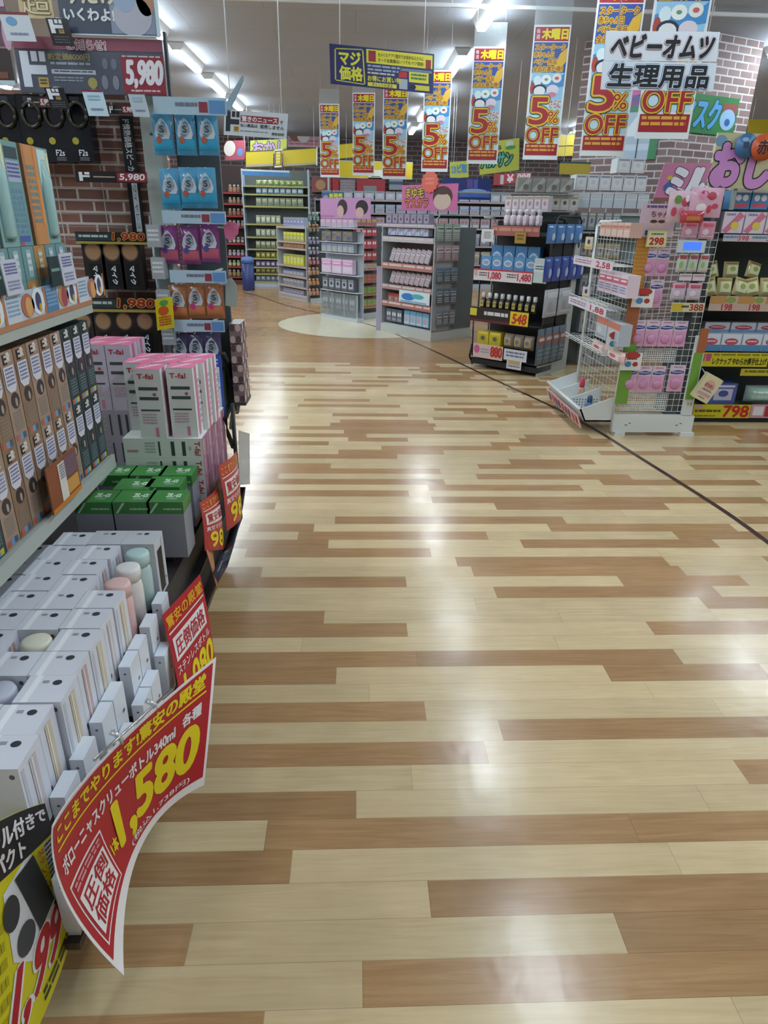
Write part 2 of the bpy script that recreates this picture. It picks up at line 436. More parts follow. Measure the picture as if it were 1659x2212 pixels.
struct(uv_panels('wall_back', [((-9, 20.2), (9, 20.2), 0, H_C)], brick_mat('dark_brick_paper', '5b4644', '463a3c', '80787a', 3.0)))
WALLM = mat('b9b6b4', .7)
for nm, a, b in (('wall_left', (-9, -3), (-9, 20.2)), ('wall_right', (9, 20.2), (9, -3)), ('wall_front', (9, -3), (-9, -3))):
    struct(uv_panels(nm, [(a, b, 0, H_C)], WALLM))
def ceiling():
    m = bpy.data.materials.new('ceiling_board'); m.use_nodes = True; nt = m.node_tree; N, L = nt.nodes, nt.links; b = N['Principled BSDF']
    tc = N.new('ShaderNodeTexCoord'); br = N.new('ShaderNodeTexBrick'); br.inputs['Scale'].default_value = 1.0; br.inputs['Brick Width'].default_value = 1.82; br.inputs['Row Height'].default_value = .91; br.inputs['Mortar Size'].default_value = .004
    br.inputs['Color1'].default_value = (*lin('a7adb8'), 1); br.inputs['Color2'].default_value = (*lin('a3a9b4'), 1); br.inputs['Mortar'].default_value = (*lin('8d929c'), 1)
    L.new(tc.outputs['Object'], br.inputs['Vector']); L.new(br.outputs[0], b.inputs['Base Color']); b.inputs['Roughness'].default_value = .8
    q = MB(); q.add([(-9, -3, H_C), (-9, 20.2, H_C), (9, 20.2, H_C), (9, -3, H_C)], [(0, 1, 2, 3)], m); struct(q.build('ceiling'))
ceiling()
# the brick pillar behind the corner of the wall gondola
PIL = [(2.64, 9.16), (3.52, 8.42), (4.6, 8.9), (4.0, 9.9)]
struct(uv_panels('brick_pillar', [(PIL[0], PIL[1], 0, H_C), (PIL[1], PIL[2], 0, H_C), (PIL[2], PIL[3], 0, H_C), (PIL[3], PIL[0], 0, H_C)], BRICK_R))

# ------------------------------------------------------------------ ceiling lights
TUBE = mat('ffffff', 0.4, emit=LIGHT_STRENGTH, name='lit_tube')
TUBE.node_tree.nodes['Principled BSDF'].inputs['Emission Color'].default_value = (*LIGHT_COLOR, 1)
def light_proto():
    r = bpy.data.objects.new('ceiling_light', None); COL.objects.link(r)
    m = MB(); hs = mat('d9dcde', .5)
    m.hexa([(-.05, -.63, -.075), (.05, -.63, -.075), (.05, .63, -.075), (-.05, .63, -.075), (-.1, -.63, 0), (.1, -.63, 0), (.1, .63, 0), (-.1, .63, 0)], hs)
    m.build('housing', r)
    m = MB(); m.rbox(-.043, -.61, -.105, .043, .61, -.0755, .02, TUBE); m.build('diffuser', r)
    return r
LP = Proto(light_proto)
side_of = {-2.17: 'above the bottle display aisle', 1.30: 'above the open floor', 4.85: 'above the pillar side', -5.6: 'beyond the brick display board'}
for x in (-5.6, -2.17, 1.30, 4.85):
    ys = [0.8, 2.9, 5.2, 7.75, 10.3, 12.6, 15, 17.4] if x == 1.30 else [-.5, 2.0, 4.4, 6.6, 8.55, 10.45, 12.35, 14.2, 16.2, 18.2]
    for k, y in enumerate(ys):
        LP.put((x, y, H_C), 0, 'lit strip light on the ceiling %s, %s along its row' % (side_of[x], ORD[k]), 'ceiling light', 'strip lights on the ceiling')
def rail():
    m = MB(); m.box(-4.5, 7.62, 3.37, 4.6, 7.65, 3.4, mat('e6eaee', .35)); a = m.build('rail')
    tag(a, 'thin white sign rail crossing under the ceiling lights', 'rail')
    for x in (-4, -1.6, 0.9, 3.4):
        h = MB(); h.tube([(x, 7.635, 3.395), (x, 7.635, H_C)], .006, mat('d5d8dc', .4)); h.build('hanger', a)
rail()

# ------------------------------------------------------------------ bottle display on the stage beside the aisle
DARKW = mat('2b211e', .55)
def stage():
    r = thing('display_stage', 'low dark brown display stage under the stacked bottle cartons', 'stage')
    m = MB(); m.box(-1.22, .955, 0, -.67, 3.1, .17, DARKW); m.build('plinth', r)
    m = MB(); m.box(-1.22, .93, .17, -.562, 3.1, .19, mat('3a2e2a', .5)); m.build('deck', r)
    m = MB(); m.box(-1.22, .95, .191, -.6, 3.05, .285, mat('33302f', .6)); m.build('riser', r)
    m = MB(); m.box(-1.22, .97, .286, -.632, 3.0, .398, mat('3a3636', .6)); m.build('riser', r)
stage()
CW, CD, CH = .102, .092, .2
def white_prints(win, marks=True):
    def p(m):
        S = face(CW, CD, CH, 't')
        m.ell(S, .68, .72, .1, .1, '3a3c44', .0006, 12); m.sheet(S, '9a9ca6', .36, .7, .5, .8, .0006)
        m.sheet(S, 'f6f7fb', .16, 0, .3, 1, .0004)
        F = face(CW, CD, CH, 'f'); m.ell(F, .86, .9, .05, .03, '5a5c66', .0006, 10)
        m.scrib(F, .55, .1, .75, .22, 4, 'a8aab4', .0006)
        R = face(CW, CD, CH, 'r')
        m.sheet(R, 'c9ccd4', .08, .04, .2, .93, .0005); m.ell(R, .16, .2, .06, .04, '4a4c58', .0009, 10)
    return p
def window_part(win):
    def e(o):
        R = face(CW, CD, CH, 'r'); m = MB()
        m.sheet(R, mat(win, .3), .42, .1, .72, .92, .0012); m.sheet(R, mat('f2efe8', .3), .5, .1, .56, .92, .0018)
        m.build('bottle_window', o)
    return e
WB = [carton('bottle_carton', CW, CD, CH, 'dfe1ea', white_prints(w), extra=window_part(w)) for w in ('d8c8a8', 'c9a9a8', 'a9bcc8', 'cfc6cc')]
WIN_NAME = ['cream', 'rose', 'pale blue', 'lilac']
def bottle_proto(body, cap):
    def b():
        r = bpy.data.objects.new('steel_bottle', None); COL.objects.link(r)
        m = MB(); m.lathe([(.03, 0), (.036, .004), (.037, .13), (.034, .148), (.03, .156)], mat(body, .3, coat=.3), 20); m.build('flask', r)
        m = MB(); m.lathe([(.031, .1565), (.036, .158), (.0365, .19), (.034, .197), (.028, .199)], mat(cap, .35), 20); m.build('screw_cap', r)
        return r
    return Proto(b)
BOT = [('lavender', 'b9bccd', 'bfc3d2', (76, 1508)), ('cream white', 'd3d6d6', 'e9e6d2', (170, 1375)), ('pink', 'e3b9b8', 'ecc4bf', (268, 1272)), ('white', 'e6e2e0', 'efecec', (262, 1250)), ('mint', 'bcd4d2', 'bfdcdb', (287, 1195))]
def bottle_pile():
    rnd = random.Random(11)
    holes = []
    for nm, b, c, (u, v) in BOT:
        p = at_z(u, v, .6); yr = .99 + CD / 2 + .0945 * round((p.y - .99 - CD / 2) / .0945); p = Vector((-.632 - CW / 2 + .008 - (CW + .003 if nm in ('lavender', 'cream white') else 0), yr, 0))
        while any(abs(p.y - h[1]) < .05 for h in holes): p.y += .0945
        holes.append((p.x, p.y))
        pr = bottle_proto(b, c)
        pr.put((p.x, p.y, .4), 0, '%s steel bottle standing unboxed among the white bottle cartons' % nm, 'bottle', 'display bottles standing unboxed')
    rows = [.99 + .0945 * k for k in range(11)]
    for i, y in enumerate(rows):
        sh = rnd.uniform(-.012, .012)
        for j in range(4):
            x = -.632 - CW / 2 - j * (CW + .003) + sh
            yy = y + CD / 2 + rnd.uniform(-.004, .004)
            if any(abs(x - hx) < .06 and abs(yy - hy) < .05 for hx, hy in holes): continue
            if y > 1.9 and j in (0, 1): continue
            if j == 3 and y > 1.9: continue
            k = rnd.randrange(4)
            WB[k].put((x, yy, .3985), 0, 'white bottle carton with a %s side window, %s row, %s from the aisle' % (WIN_NAME[k], ORD[i], ORD[j]), 'bottle carton', 'white bottle cartons piled on the stage')
bottle_pile()
YB = carton('yellow_carton', .1, .095, .2, 'b9b828', lambda m: (m.sheet(face(.1, .095, .2, 'r'), '8f9a2a', .1, .1, .9, .6, .0006), m.sheet(face(.1, .095, .2, 't'), 'd6d650', 0, 0, 1, 1, .0005), m.sheet(face(.1, .095, .2, 'f'), '2c3a2a', .2, .2, .8, .5, .0006)))
YB.put((at_z(0, 1640, .47).x - .01, .87, .1905), 0, 'yellow-green carton at the camera end of the stage above the yellow sign', 'carton')
SL = carton('slim_carton', .031, .075, .165, 'e2e8f2', lambda m: (m.ell(face(.031, .075, .165, 'r'), .7, .55, .1, .03, '54565f', .0006, 10), m.scrib(face(.031, .075, .165, 'r'), .2, .1, .8, .3, 4, 'b4b8c4', .0006), m.ell(face(.031, .075, .165, 'f'), .5, .86, .12, .02, '6a6c76', .0006, 10)))
for i, y in enumerate([1.1, 1.205, 1.325, 1.405, 1.54, 1.62, 1.73, 1.86]):
    SL.put((-.615, y, .2855), 0, 'slim pale blue-white carton, %s along the upper ledge of the stage' % ORD[i], 'slim carton', 'slim cartons standing on the stage ledges')
for i, y in enumerate([.985, 1.14, 1.225, 1.36, 1.5, 1.58, 1.72]):
    SL.put((-.581, y, .1905), 0, 'slim pale blue-white carton, %s along the lower ledge of the stage' % ORD[i], 'slim carton', 'slim cartons standing on the stage ledges')
def dark_print(m):
    w, d, h = .105, .1, .2
    R = face(w, d, h, 'r'); m.sheet(R, '15171c', .2, .06, .7, .82, .0006); m.sheet(R, 'b9bcc4', .7, .05, .8, .95, .0006); m.ell(R, .82, .2, .05, .025, '33353c', .001)
    T = face(w, d, h, 't'); m.ell(T, .6, .75, .08, .08, '3a3c44', .0006, 10); m.sheet(T, '8e909a', .3, .7, .45, .8, .0006)
    F = face(w, d, h, 'f'); m.ell(F, .75, .92, .05, .02, '5a5c66', .0006, 10)
DB = carton('tall_carton', .105, .1, .2, 'cfd1d8', dark_print)
for i, x in enumerate((-.69, -.797)):
    DB.put((x, 1.99, .2995 + .099), 0, 'tall grey-white carton with a black bottle picture, %s from the aisle' % ORD[i], 'carton', 'tall cartons with black bottle picture')
def green_prints(m):
    w, d, h = .122, .11, .21
    T = face(w, d, h, 't'); m.sheet(T, mat('3f8a3f', .35), 0, 0, 1, 1, .0006); m.text(T, '2L-α', .45, .4, .85, .72, 'd7ead7', .0012, .05); m.scrib(T, .5, .18, .8, .34, 2, 'a8cca8', .0012)
    F = face(w, d, h, 'f'); m.sheet(F, mat('3a7d3a', .35), 0, .8, 1, 1, .0006); m.poly(F, [(.05, .81), (.12, .81), (.34, .99), (.27, .99)], 'b8d4b4', .0012); m.scrib(F, .45, .84, .95, .9, 1, '9cc49a', .0012)
    R = face(w, d, h, 'r'); m.sheet(R, mat('3a7d3a', .35), 0, .8, 1, 1, .0006)
GB = carton('green_lid_carton', .122, .11, .21, '8b8e97', green_prints)
GRN = [(192, 1092, 'far from the aisle in the near row'), (275, 1094, 'middle of the near row'), (349, 1094, 'aisle end of the near row'), (285, 1053, 'alone in the second row'), (364, 1033, 'aisle end of the third row'), (262, 1008, 'far from the aisle in the back row'), (328, 1008, 'middle of the back row'), (391, 1008, 'aisle end of the back row')]
for u, v, wh in GRN:
    p = at_z(u, v, .66)
    GB.put((p.x, [2.19, 2.19, 2.19, 2.305, 2.33, 2.447, 2.447, 2.447][GRN.index((u, v, wh))], .45), 0, 'grey carton with a green printed lid, ' + wh, 'green-lid carton', 'green-lidded cartons on the stage')
tag((lambda m: (m.box(-1.22, 2.2, .3985, -.66, 3.0, .449, mat('2c2a2a', .6)), m.build('riser_board'))[1])(MB()), 'dark riser board under the green-lidded cartons', 'riser')
def pink_prints(w, d, h, lay=False):
    def p(m):
        F = face(w, d, h, 'f')
        if not lay:
            m.text(F, 'T-fal', .12, .86, .72, .93, 'c02a3a', .0008, .03)
            for v in (.7, .56, .4): m.sheet(F, '46504e', .12, v, .85, v + .045 - .02 * (v < .5), .0008)
            m.scrib(F, .15, .2, .7, .36, 4, 'c9a8b8', .0008); m.sheet(F, 'd48aa0', .6, .02, .72, .16, .0008); m.ell(F, .7, .64, .07, .025, 'c05a6a', .0008, 10)
            T = face(w, d, h, 't'); m.sheet(T, 'ef7fa4', .0, 0, 1, 1, .0006); m.poly(T, [(.1, .1), (.3, .1), (.9, .9), (.6, .9)], 'f7d3df', .001); m.text(T, 'T-fal', .2, .6, .6, .8, 'f8e6ec', .0013)
            R = face(w, d, h, 'r'); m.sheet(R, 'c27a98', .25, 0, .6, 1, .0006); m.scrib(R, .65, .1, .95, .8, 8, 'c9b0c2', .0008)
        else:
            m.text(F, 'T-fal', .9, .15, .97, .85, 'c02a3a', .0008, .03, rot=True)
            for u in (.44, .6, .74): m.sheet(F, '3e4644', u, .12, u + .045 - .02 * (u < .5), .85, .0008)
            m.sheet(F, 'd48aa0', .04, .3, .18, .42, .0008); m.scrib(F, .27, .2, .4, .8, 4, 'a9b6ae', .0008); m.ell(F, .84, .5, .02, .12, '9fc9b4', .0008, 10)
            T = face(w, d, h, 't'); m.poly(T, [(.6, .1), (.8, .1), (.95, .9), (.75, .9)], 'f0c3d2', .0006); m.sheet(T, 'cfe0ea', .2, .2, .4, .6, .0006)
            R = face(w, d, h, 'r'); m.sheet(R, 'a2708a', 0, 0, 1, 1, .0005); m.sheet(R, 'c4a0b0', .1, .1, .3, .9, .0009); m.sheet(R, '80506a', .55, .1, .7, .9, .0009)
    return p
PB = carton('pink_kettle_carton', .098, .098, .265, 'e3e4e4', pink_prints(.098, .098, .265))
PG = carton('pink_kettle_carton', .098, .098, .265, 'cdc3d2', pink_prints(.098, .098, .265))  # same carton again, with the shade by the shelving painted in as lilac
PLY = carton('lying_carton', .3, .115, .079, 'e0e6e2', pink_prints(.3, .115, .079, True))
PLG = carton('lying_carton', .22, .115, .12, 'a9a3b0', pink_prints(.22, .115, .12, True))  # grey-lilac body carries the shade beside the shelving in its colour
for j in range(4):
    for k in range(4):
        PLY.put((-.74, 2.568 + .118 * j, .45 + .0795 * k), 0, 'pink-ended white lying carton by the aisle, %s tier, %s from the green lids' % (ORD[k], ORD[j]), 'lying carton', 'lying pink-ended cartons')
ZT = .45 + .0795 * 4
for i, (x, y) in enumerate([(-.768, 2.562), (-.655, 2.58), (-.84, 2.668), (-.738, 2.675), (-.636, 2.682), (-.83, 2.773), (-.728, 2.778), (-.626, 2.785)]):
    PB.put((x, y, ZT), .03 * ((i % 3) - 1), 'white carton with pink top on the lying cartons, %s of eight counting back' % ORD[i], 'kettle carton', 'standing pink-top cartons near the aisle')
for k in range(3):
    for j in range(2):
        PLG.put((-1.004, 2.81 + .118 * j, .45 + .1205 * k), 0, 'shade-tinted grey-lilac carton lying below the shaded pink cartons, %s tier, %s from the near side' % (ORD[k], ORD[j]), 'lying carton', 'lying cartons in the shade of the shelving')
ZG = .45 + .1205 * 3
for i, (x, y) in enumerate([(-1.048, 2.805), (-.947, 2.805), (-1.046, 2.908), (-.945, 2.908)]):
    PG.put((x, y, ZG), 0, 'lilac shade-tinted carton with pink top by the wall shelving, %s of four counted back' % ORD[i], 'kettle carton', 'shaded pink-top cartons by the shelving')

# ------------------------------------------------------------------ price signs clipped along the stage
RED, YEL, SW = 'b3202b', 'e9d21c', 'efe9e8'
def clip_wire(r, a, b):
    m = MB(); st = mat('c9cdd2', .25, .9); m.tube([a, b], .0035, st); rod = m.build('clip_rod', r)
    for t in (.3, .75):
        c = a.lerp(b, t); q = MB(); q.tube([c + Vector((-.02, 0, .012)), c, c + Vector((.0, 0, -.02))], .006, mat('d9dcdf', .2, .5)); q.build('clip', rod)
def big_sign():
    T = [at_z(113, 1785, .53), at_z(255, 1605, .52), at_z(467, 1419, .5)]
    B = [at_z(268, 2107, .14), at_z(305, 1830, .22), at_z(441, 1696, .255)]
    S = Bent(T, B, 0, [at_z(146, 1952, .335), at_z(272, 1722, .37), at_z(455, 1558, .378)])
    r = thing('price_sign', 'curled red card sign reading 1,580 in yellow hanging in front of the bottle cartons', 'price sign')
    m = MB(); m.sheet(S, mat(SW, .4), 0, 0, 1, 1, 0, .002)
    m.sheet(S, mat(RED, .35), .014, .075, .985, .975, .0012)
    m.text(S, 'ここまでやります!驚安の殿堂', .05, .82, .95, .945, YEL, .0026, .035)
    m.sheet(S, YEL, .045, .775, .96, .79, .0024)
    m.text(S, 'ボローニャスクリューボトル340ml', .05, .595, .8, .705, SW, .0026, .03); m.text(S, '各種', .84, .62, .94, .72, SW, .0026, .03)
    m.ltext(S, '1,580', .4, .17, .93, .57, [(YEL, .045)], .0026, .08)
    m.text(S, '1本', .33, .25, .38, .36, YEL, .0026, .03)
    m.text(S, '(税込1,738円)', .45, .095, .9, .155, SW, .0026, .01)
    m.sheet(S, SW, .045, .11, .315, .53, .0022); m.sheet(S, RED, .052, .12, .308, .515, .0032)
    m.scrib(S, .07, .44, .29, .5, 2, 'd99aa0', .0044)
    m.sheet(S, SW, .065, .15, .295, .42, .0044); m.text(S, '圧倒', .08, .29, .28, .405, RED, .0056, .02); m.text(S, '価格', .08, .165, .28, .275, RED, .0056, .02)
    m.build('card', r)
    clip_wire(r, at_z(203, 1642, .535), at_z(372, 1488, .512))
big_sign()
def yellow_sign():
    T = [at_z(-90, 1830, .52), at_z(10, 1768, .52), at_z(103, 1690, .52)]
    B = [at_z(-110, 2420, .14), at_z(-10, 2330, .13), at_z(96, 2230, .12)]
    r = thing('price_sign', 'yellow card sign with black top band and red handwritten price at the stage corner', 'price sign')
    T[2] = at_z(96, 1735, .47); B[2] = at_z(166, 1987, .19); B[1] = at_z(78, 2230, .12); B[0] = at_z(-70, 2480, .1)
    S = Bent(T, B, 0)
    m = MB(); m.sheet(S, mat('d9cf1e', .35), 0, 0, 1, 1, 0, .002)
    m.sheet(S, mat('2a2628', .4), 0, .76, 1, 1, .0015); m.text(S, 'ール付きで', .3, .88, .96, .97, SW, .003, .03); m.text(S, 'コンパクト', .1, .78, .66, .86, SW, .003, .03)
    m.poly(S, [(.38, .7), (.62, .76), (.95, .74), (.96, .5), (.8, .34), (.55, .3), (.4, .4)], 'e4e4e8', .0022)
    m.poly(S, [(.5, .72), (.72, .75), (.84, .4), (.66, .37)], '333538', .0056); m.ell(S, .43, .6, .08, .075, '3a3c40', .0056); m.ell(S, .53, .43, .09, .07, '44464c', .0056)
    m.text(S, 'ステンレス', .78, .48, .84, .74, 'c0521c', .0034, .03, rot=True)
    m.scrib(S, .86, .5, .98, .74, 8, '4a3f48', .003)
    m.ltext(S, '1,99', .36, .1, .86, .36, [(SW, .05), ('b5202c', .02)], .003, .2)
    m.scrib(S, .05, .1, .35, .6, 7, 'b4a818', .0028); m.scrib(S, .6, .03, .98, .1, 2, '3a3a30', .0028)
    m.build('card', r)
yellow_sign()
def side_sign(u, T, B, lab, big, lines):
    S = Bent(T, B, .006)
    r = thing('price_sign', lab, 'price sign')
    m = MB(); m.sheet(S, mat(RED, .35), 0, 0, 1, 1, 0, .002)
    m.text(S, lines[0], .04, .84, .96, .95, 'e2a21c', .002, .03); m.sheet(S, 'e9dada', .04, .79, .96, .805, .0018)
    m.sheet(S, 'e6dede', .08, .52, .92, .74, .002); m.text(S, lines[1], .12, .55, .88, .71, 'b3202b', .0032, .02)
    m.text(S, lines[2], .06, .4, .94, .48, SW, .002, .02)
    m.ltext(S, big, .14, .08, .96, .36, [(YEL, .045)], .002, .08)
    m.build('card', r)
side_sign(0, [at_z(350, 1330, .44), at_z(392, 1285, .44), at_z(432, 1240, .44)], [at_z(398, 1560, .16), at_z(435, 1500, .16), at_z(466, 1445, .16)], 'red card sign with yellow 1,080 hanging behind the curled 1,580 sign', '1,080', ('驚安の殿堂', '圧倒価格', 'ステンレスボトル'))
def hang_sign(X, q, lab):
    tl, tr, br, bl = [at_x(u, v, X) for u, v in q]
    side_sign(0, [tl, tl.lerp(tr, .5) + Vector((.012, 0, 0)), tr], [bl, bl.lerp(br, .5) + Vector((.03, 0, 0)), br], lab, '980', ('ここまでやります', '驚安価格', '真空マグボトル'))
hang_sign(-.56, [(431, 1086), (472, 1046), (479, 1185), (442, 1190)], 'orange-red card sign hanging on the stage side beside the green-lidded cartons')
hang_sign(-.53, [(471, 1006), (510, 974), (517, 1098), (490, 1147)], 'orange-red card sign hanging on the stage side beside the pink cartons')
def curled_holder():
    r = thing('sign_holder', 'dark curved plastic sign holder flaring out over the aisle by the pink cartons', 'sign holder')
    a = [at_x(*p, -.5) for p in [(531, 1052), (526, 1090), (516, 1140), (505, 1180), (492, 1222), (472, 1256)]]
    b = [at_x(*p, -.535) for p in [(514, 1052), (512, 1095), (500, 1140), (488, 1180), (474, 1210), (462, 1240)]]
    m = MB(); vs = []; fs = []
    for i in range(len(a)):
        vs += [a[i], b[i], a[i] - Vector((.004, 0, 0)), b[i] - Vector((.004, 0, 0))]
        if i:
            k = 4 * i; fs += [(k - 4, k, k + 1, k - 3), (k - 2, k - 1, k + 3, k + 2), (k - 4, k - 2, k + 2, k), (k - 3, k + 1, k + 3, k - 1)]
    m.add(vs, fs, mat('2d3340', .25), True); m.build('strip', r)
    m = MB(); S = Surf(at_x(517, 1048, -.53), at_x(540, 1046, -.52) - at_x(517, 1048, -.53), at_x(516, 930, -.53) - at_x(517, 1048, -.53)); m.sheet(S, mat('aeb4b8', .3, alpha=.55), 0, 0, 1, 1, 0, .002); m.build('clear_flap', r)
curled_holder()
def torn_card():
    a, b, c, d = [at_x(*p, -.555) for p in [(444, 1188), (458, 1190), (469, 1275), (462, 1250)]]
    m = MB(); k = Vector((.003, 0, 0)); m.hexa([a, d, c, b, a + k, d + k, c + k, b + k], mat('c98a62', .5)); tag(m.build('card_corner'), 'plain orange-brown card corner drooping below the orange-red signs', 'card')
torn_card()
def info_card():
    r = thing('info_card', 'blue framed instruction card standing behind the pink cartons', 'card')
    a = at_y(441, 768, 3.0); b = at_y(477, 768, 3.0); c = at_y(443, 900, 3.0)
    S = Surf((a.x, 3.0, c.z), (b.x - a.x, 0, 0), (0, 0, a.z - c.z))
    m = MB(); m.sheet(S, mat('3350b0', .35), 0, 0, 1, 1, 0, .004); m.sheet(S, 'e4e9f2', .02, .02, .84, .82, .001); m.scrib(S, .08, .84, .8, .95, 2, 'c9d4f0', .001)
    m.ell(S, .35, .62, .2, .07, 'b9bf5c', .002); m.poly(S, [(.15, .66), (.3, .6), (.45, .68), (.36, .55), (.25, .57)], '22262e', .003); m.poly(S, [(.12, .3), (.62, .38), (.7, .32), (.2, .24)], '1d2028', .002); m.sheet(S, '55585e', .02, .48, .84, .49, .002); m.scrib(S, .5, .56, .8, .72, 4, '8db2e0', .002)
    m.build('card', r)
    q = MB(); q.tube([at_y(470, 890, 3.0), at_y(474, 960, 3.02)], .006, mat('d5d8da', .3)); q.build('stand_rod', r)
info_card()
def strap():
    pts = [at_x(*p, -.58) for p in [(482, 764), (496, 790), (505, 830), (516, 872), (512, 890), (498, 878), (486, 905), (494, 940), (503, 965)]]
    m = MB(); m.tube(pts, .011, mat('17181c', .5), 8); a = m.build('carry_strap'); tag(a, 'black webbing carry strap hanging at the aisle end of the pink cartons', 'strap')
    q = MB(); q.tube([at_x(505, 880, -.585), at_x(500, 925, -.585)], .012, mat('b0a49a', .4), 8); q.build('buckle', a)
    m = MB(); S = [at_x(u, v, -.6) for u, v in [(482, 800), (494, 800), (500, 885), (484, 900)]]
    m.hexa([S[3], S[2], S[2] + Vector((-.03, 0, 0)), S[3] + Vector((-.03, 0, 0)), S[0], S[1], S[1] + Vector((-.03, 0, 0)), S[0] + Vector((-.03, 0, 0))], mat('3a4a30', .5))
    tag(m.build('bottle_pouch'), 'dark green bottle pouch hanging behind the black strap', 'pouch')
strap()

# ------------------------------------------------------------------ wall shelving beside the stage
G = Frame(-.87, .9, 90)
GW = 1.42
def wall_shelving():
    r = thing('display_shelving', 'grey metal display shelving loaded with bottle cartons behind the stage', 'shelving', (G.o.x, G.o.y, 0), G.a)
    gm = mat('a9b0aa', .45); dk = mat('3c4044', .6)
    m = MB(); m.box(0, .44, 0, GW, .47, 2.0, dk); m.build('back_panel', r)
    for z in (.735, 1.27):
        m = MB(); m.box(0, 0, z, GW, .435, z + .028, gm); m.box(0, -.012, z - .012, GW, 0, z + .034, gm); m.build('shelf', r)
    for x in (0, GW - .03): m = MB(); m.box(x, .38, 0, x + .03, .435, 2.0, mat('6d7274', .5)); m.build('upright', r)
    m = MB(); S = Surf((0.0, -.014, 1.285), (GW, 0, 0), (0, 0, .085))
    m.sheet(S, mat('b7c2cc', .3), 0, 0, 1, 1, 0, .002); m.sheet(S, 'b07a58', 0, 0, 1, .16, .0008)
    for k in range(6):
        u = .1 + k * .165
        m.sheet(S, ['4f7fa8', 'c8cdd4'][k % 2] , u, .16, u + .055, 1, .0008); m.ell(S, u + .085, .55, .026, .36, ['c08850', 'b06a58'][k % 2], .0012); m.ell(S, u + .087, .5, .014, .3, ['a0485a', 'd0a060'][k % 2], .0018)
        m.ell(S, u + .13, .6, .028, .4, 'd9e2ea', .0012); m.ell(S, u + .13, .6, .012, .28, '3f4468', .0018); m.ell(S, u + .134, .4, .006, .14, 'c89a30', .0022); m.sheet(S, 'b9744a', u + .155, .16, u + .163, 1, .0014); m.scrib(S, u + .005, .3, u + .05, .9, 5, '86a6c4', .0014, seed=k)
    m.build('picture_strip', r)
wall_shelving()
def gput(p, x, y, z, lab, cat, group): p.put(G.w(x, y, z), G.a, lab, cat, group)
def small_prints(c2):
    def p(m):
        F = face(.07, .09, .086, 'f'); m.sheet(F, c2, .3, .1, .7, .9, .0006); m.scrib(F, .34, .2, .66, .8, 3, 'dfe6e8', .0012)
    return p
SMC = [carton('small_carton', .07, .09, .086, '6f9698', small_prints('9fbcc4')), carton('small_carton', .07, .09, .086, 'b58a52', small_prints('caa468'))]
for t in range(2):
    for k in range(13):
        c = 1 if k % 4 in (1, 2) and (k + t) % 5 else 0
        gput(SMC[c], .42 + .074 * k, .06, 1.2985 + .0865 * t, '%s small carton, %s tier, %s along the upper wall shelf' % (['teal', 'tan'][c], ORD[t], ORD[k]), 'small carton', 'small cartons on the upper shelf')
def tall_prints(kind):
    w, d, h = .088, .09, .25
    def p(m):
        F = face(w, d, h, 'f'); L = face(w, d, h, 'l')
        m.sheet(L, ['5e8f90', '8a6a48', '6d9a9a'][kind], 0, 0, 1, 1, .0005); m.scrib(L, .15, .3, .85, .8, 8, '8fb0b6', .001)
        if kind == 0:
            m.sheet(F, '33464a', .1, .84, .9, .95, .0006); m.sheet(F, 'a9b2c8', .08, .62, .92, .82, .0006); m.scrib(F, .12, .65, .88, .8, 4, '5a66a0', .0012); m.scrib(F, .12, .1, .88, .55, 8, '6f93ac', .0008); m.sheet(F, '4a62a8', .15, .04, .85, .1, .0008); m.sheet(F, 'a85a62', .15, .0, .4, .04, .0008)
        elif kind == 1:
            m.sheet(F, 'e08a3c', .8, .2, 1, 1, .0006); m.sheet(F, 'b0764a', 0, 0, .18, 1, .0006); m.scrib(F, .2, .2, .75, .8, 9, '7f8f8c', .0008)
        else:
            m.sheet(F, 'c8dcd8', .15, .55, .8, .98, .0006); m.sheet(F, '557f84', .15, .05, .8, .5, .0006); m.ell(F, .35, .5, .2, .2, '557f84', .001); m.sheet(F, 'e2dcb0', .82, .6, .95, .96, .0006)
        T = face(w, d, h, 't'); m.sheet(T, ['dfe4e2', 'f0a860', 'e6efe9'][kind], 0, 0, 1, 1, .0006)
    return p
def tall_window(kind):
    def e(o):
        if kind != 2: return
        m = MB(); m.lathe([(.022, 0), (.026, .01), (.026, .15), (.016, .19), (.016, .2)], mat('9fc6c6', .25, coat=.4), 14, (.0, -.036, .02)); m.build('shown_bottle', o)
    return e
TLC = [carton('tall_bottle_carton', .088, .09, .25, ['6f9a9c', 'c78a50', '7fa5a2'][k], tall_prints(k), extra=tall_window(k)) for k in range(3)]
KNAME = ['teal carton with paper tags', 'orange-edged carton', 'mint carton showing its bottle']
for k, kind in enumerate([0, 2, 0, 2, 0, 1, 2, 0, 1, 2]):
    gput(TLC[kind], .43 + .0955 * k, .065 if k % 2 else .06, 1.472, 'tall %s on the upper shelf, %s from the camera end' % (KNAME[kind], ORD[k]), 'bottle carton', 'tall bottle cartons on the upper shelf')
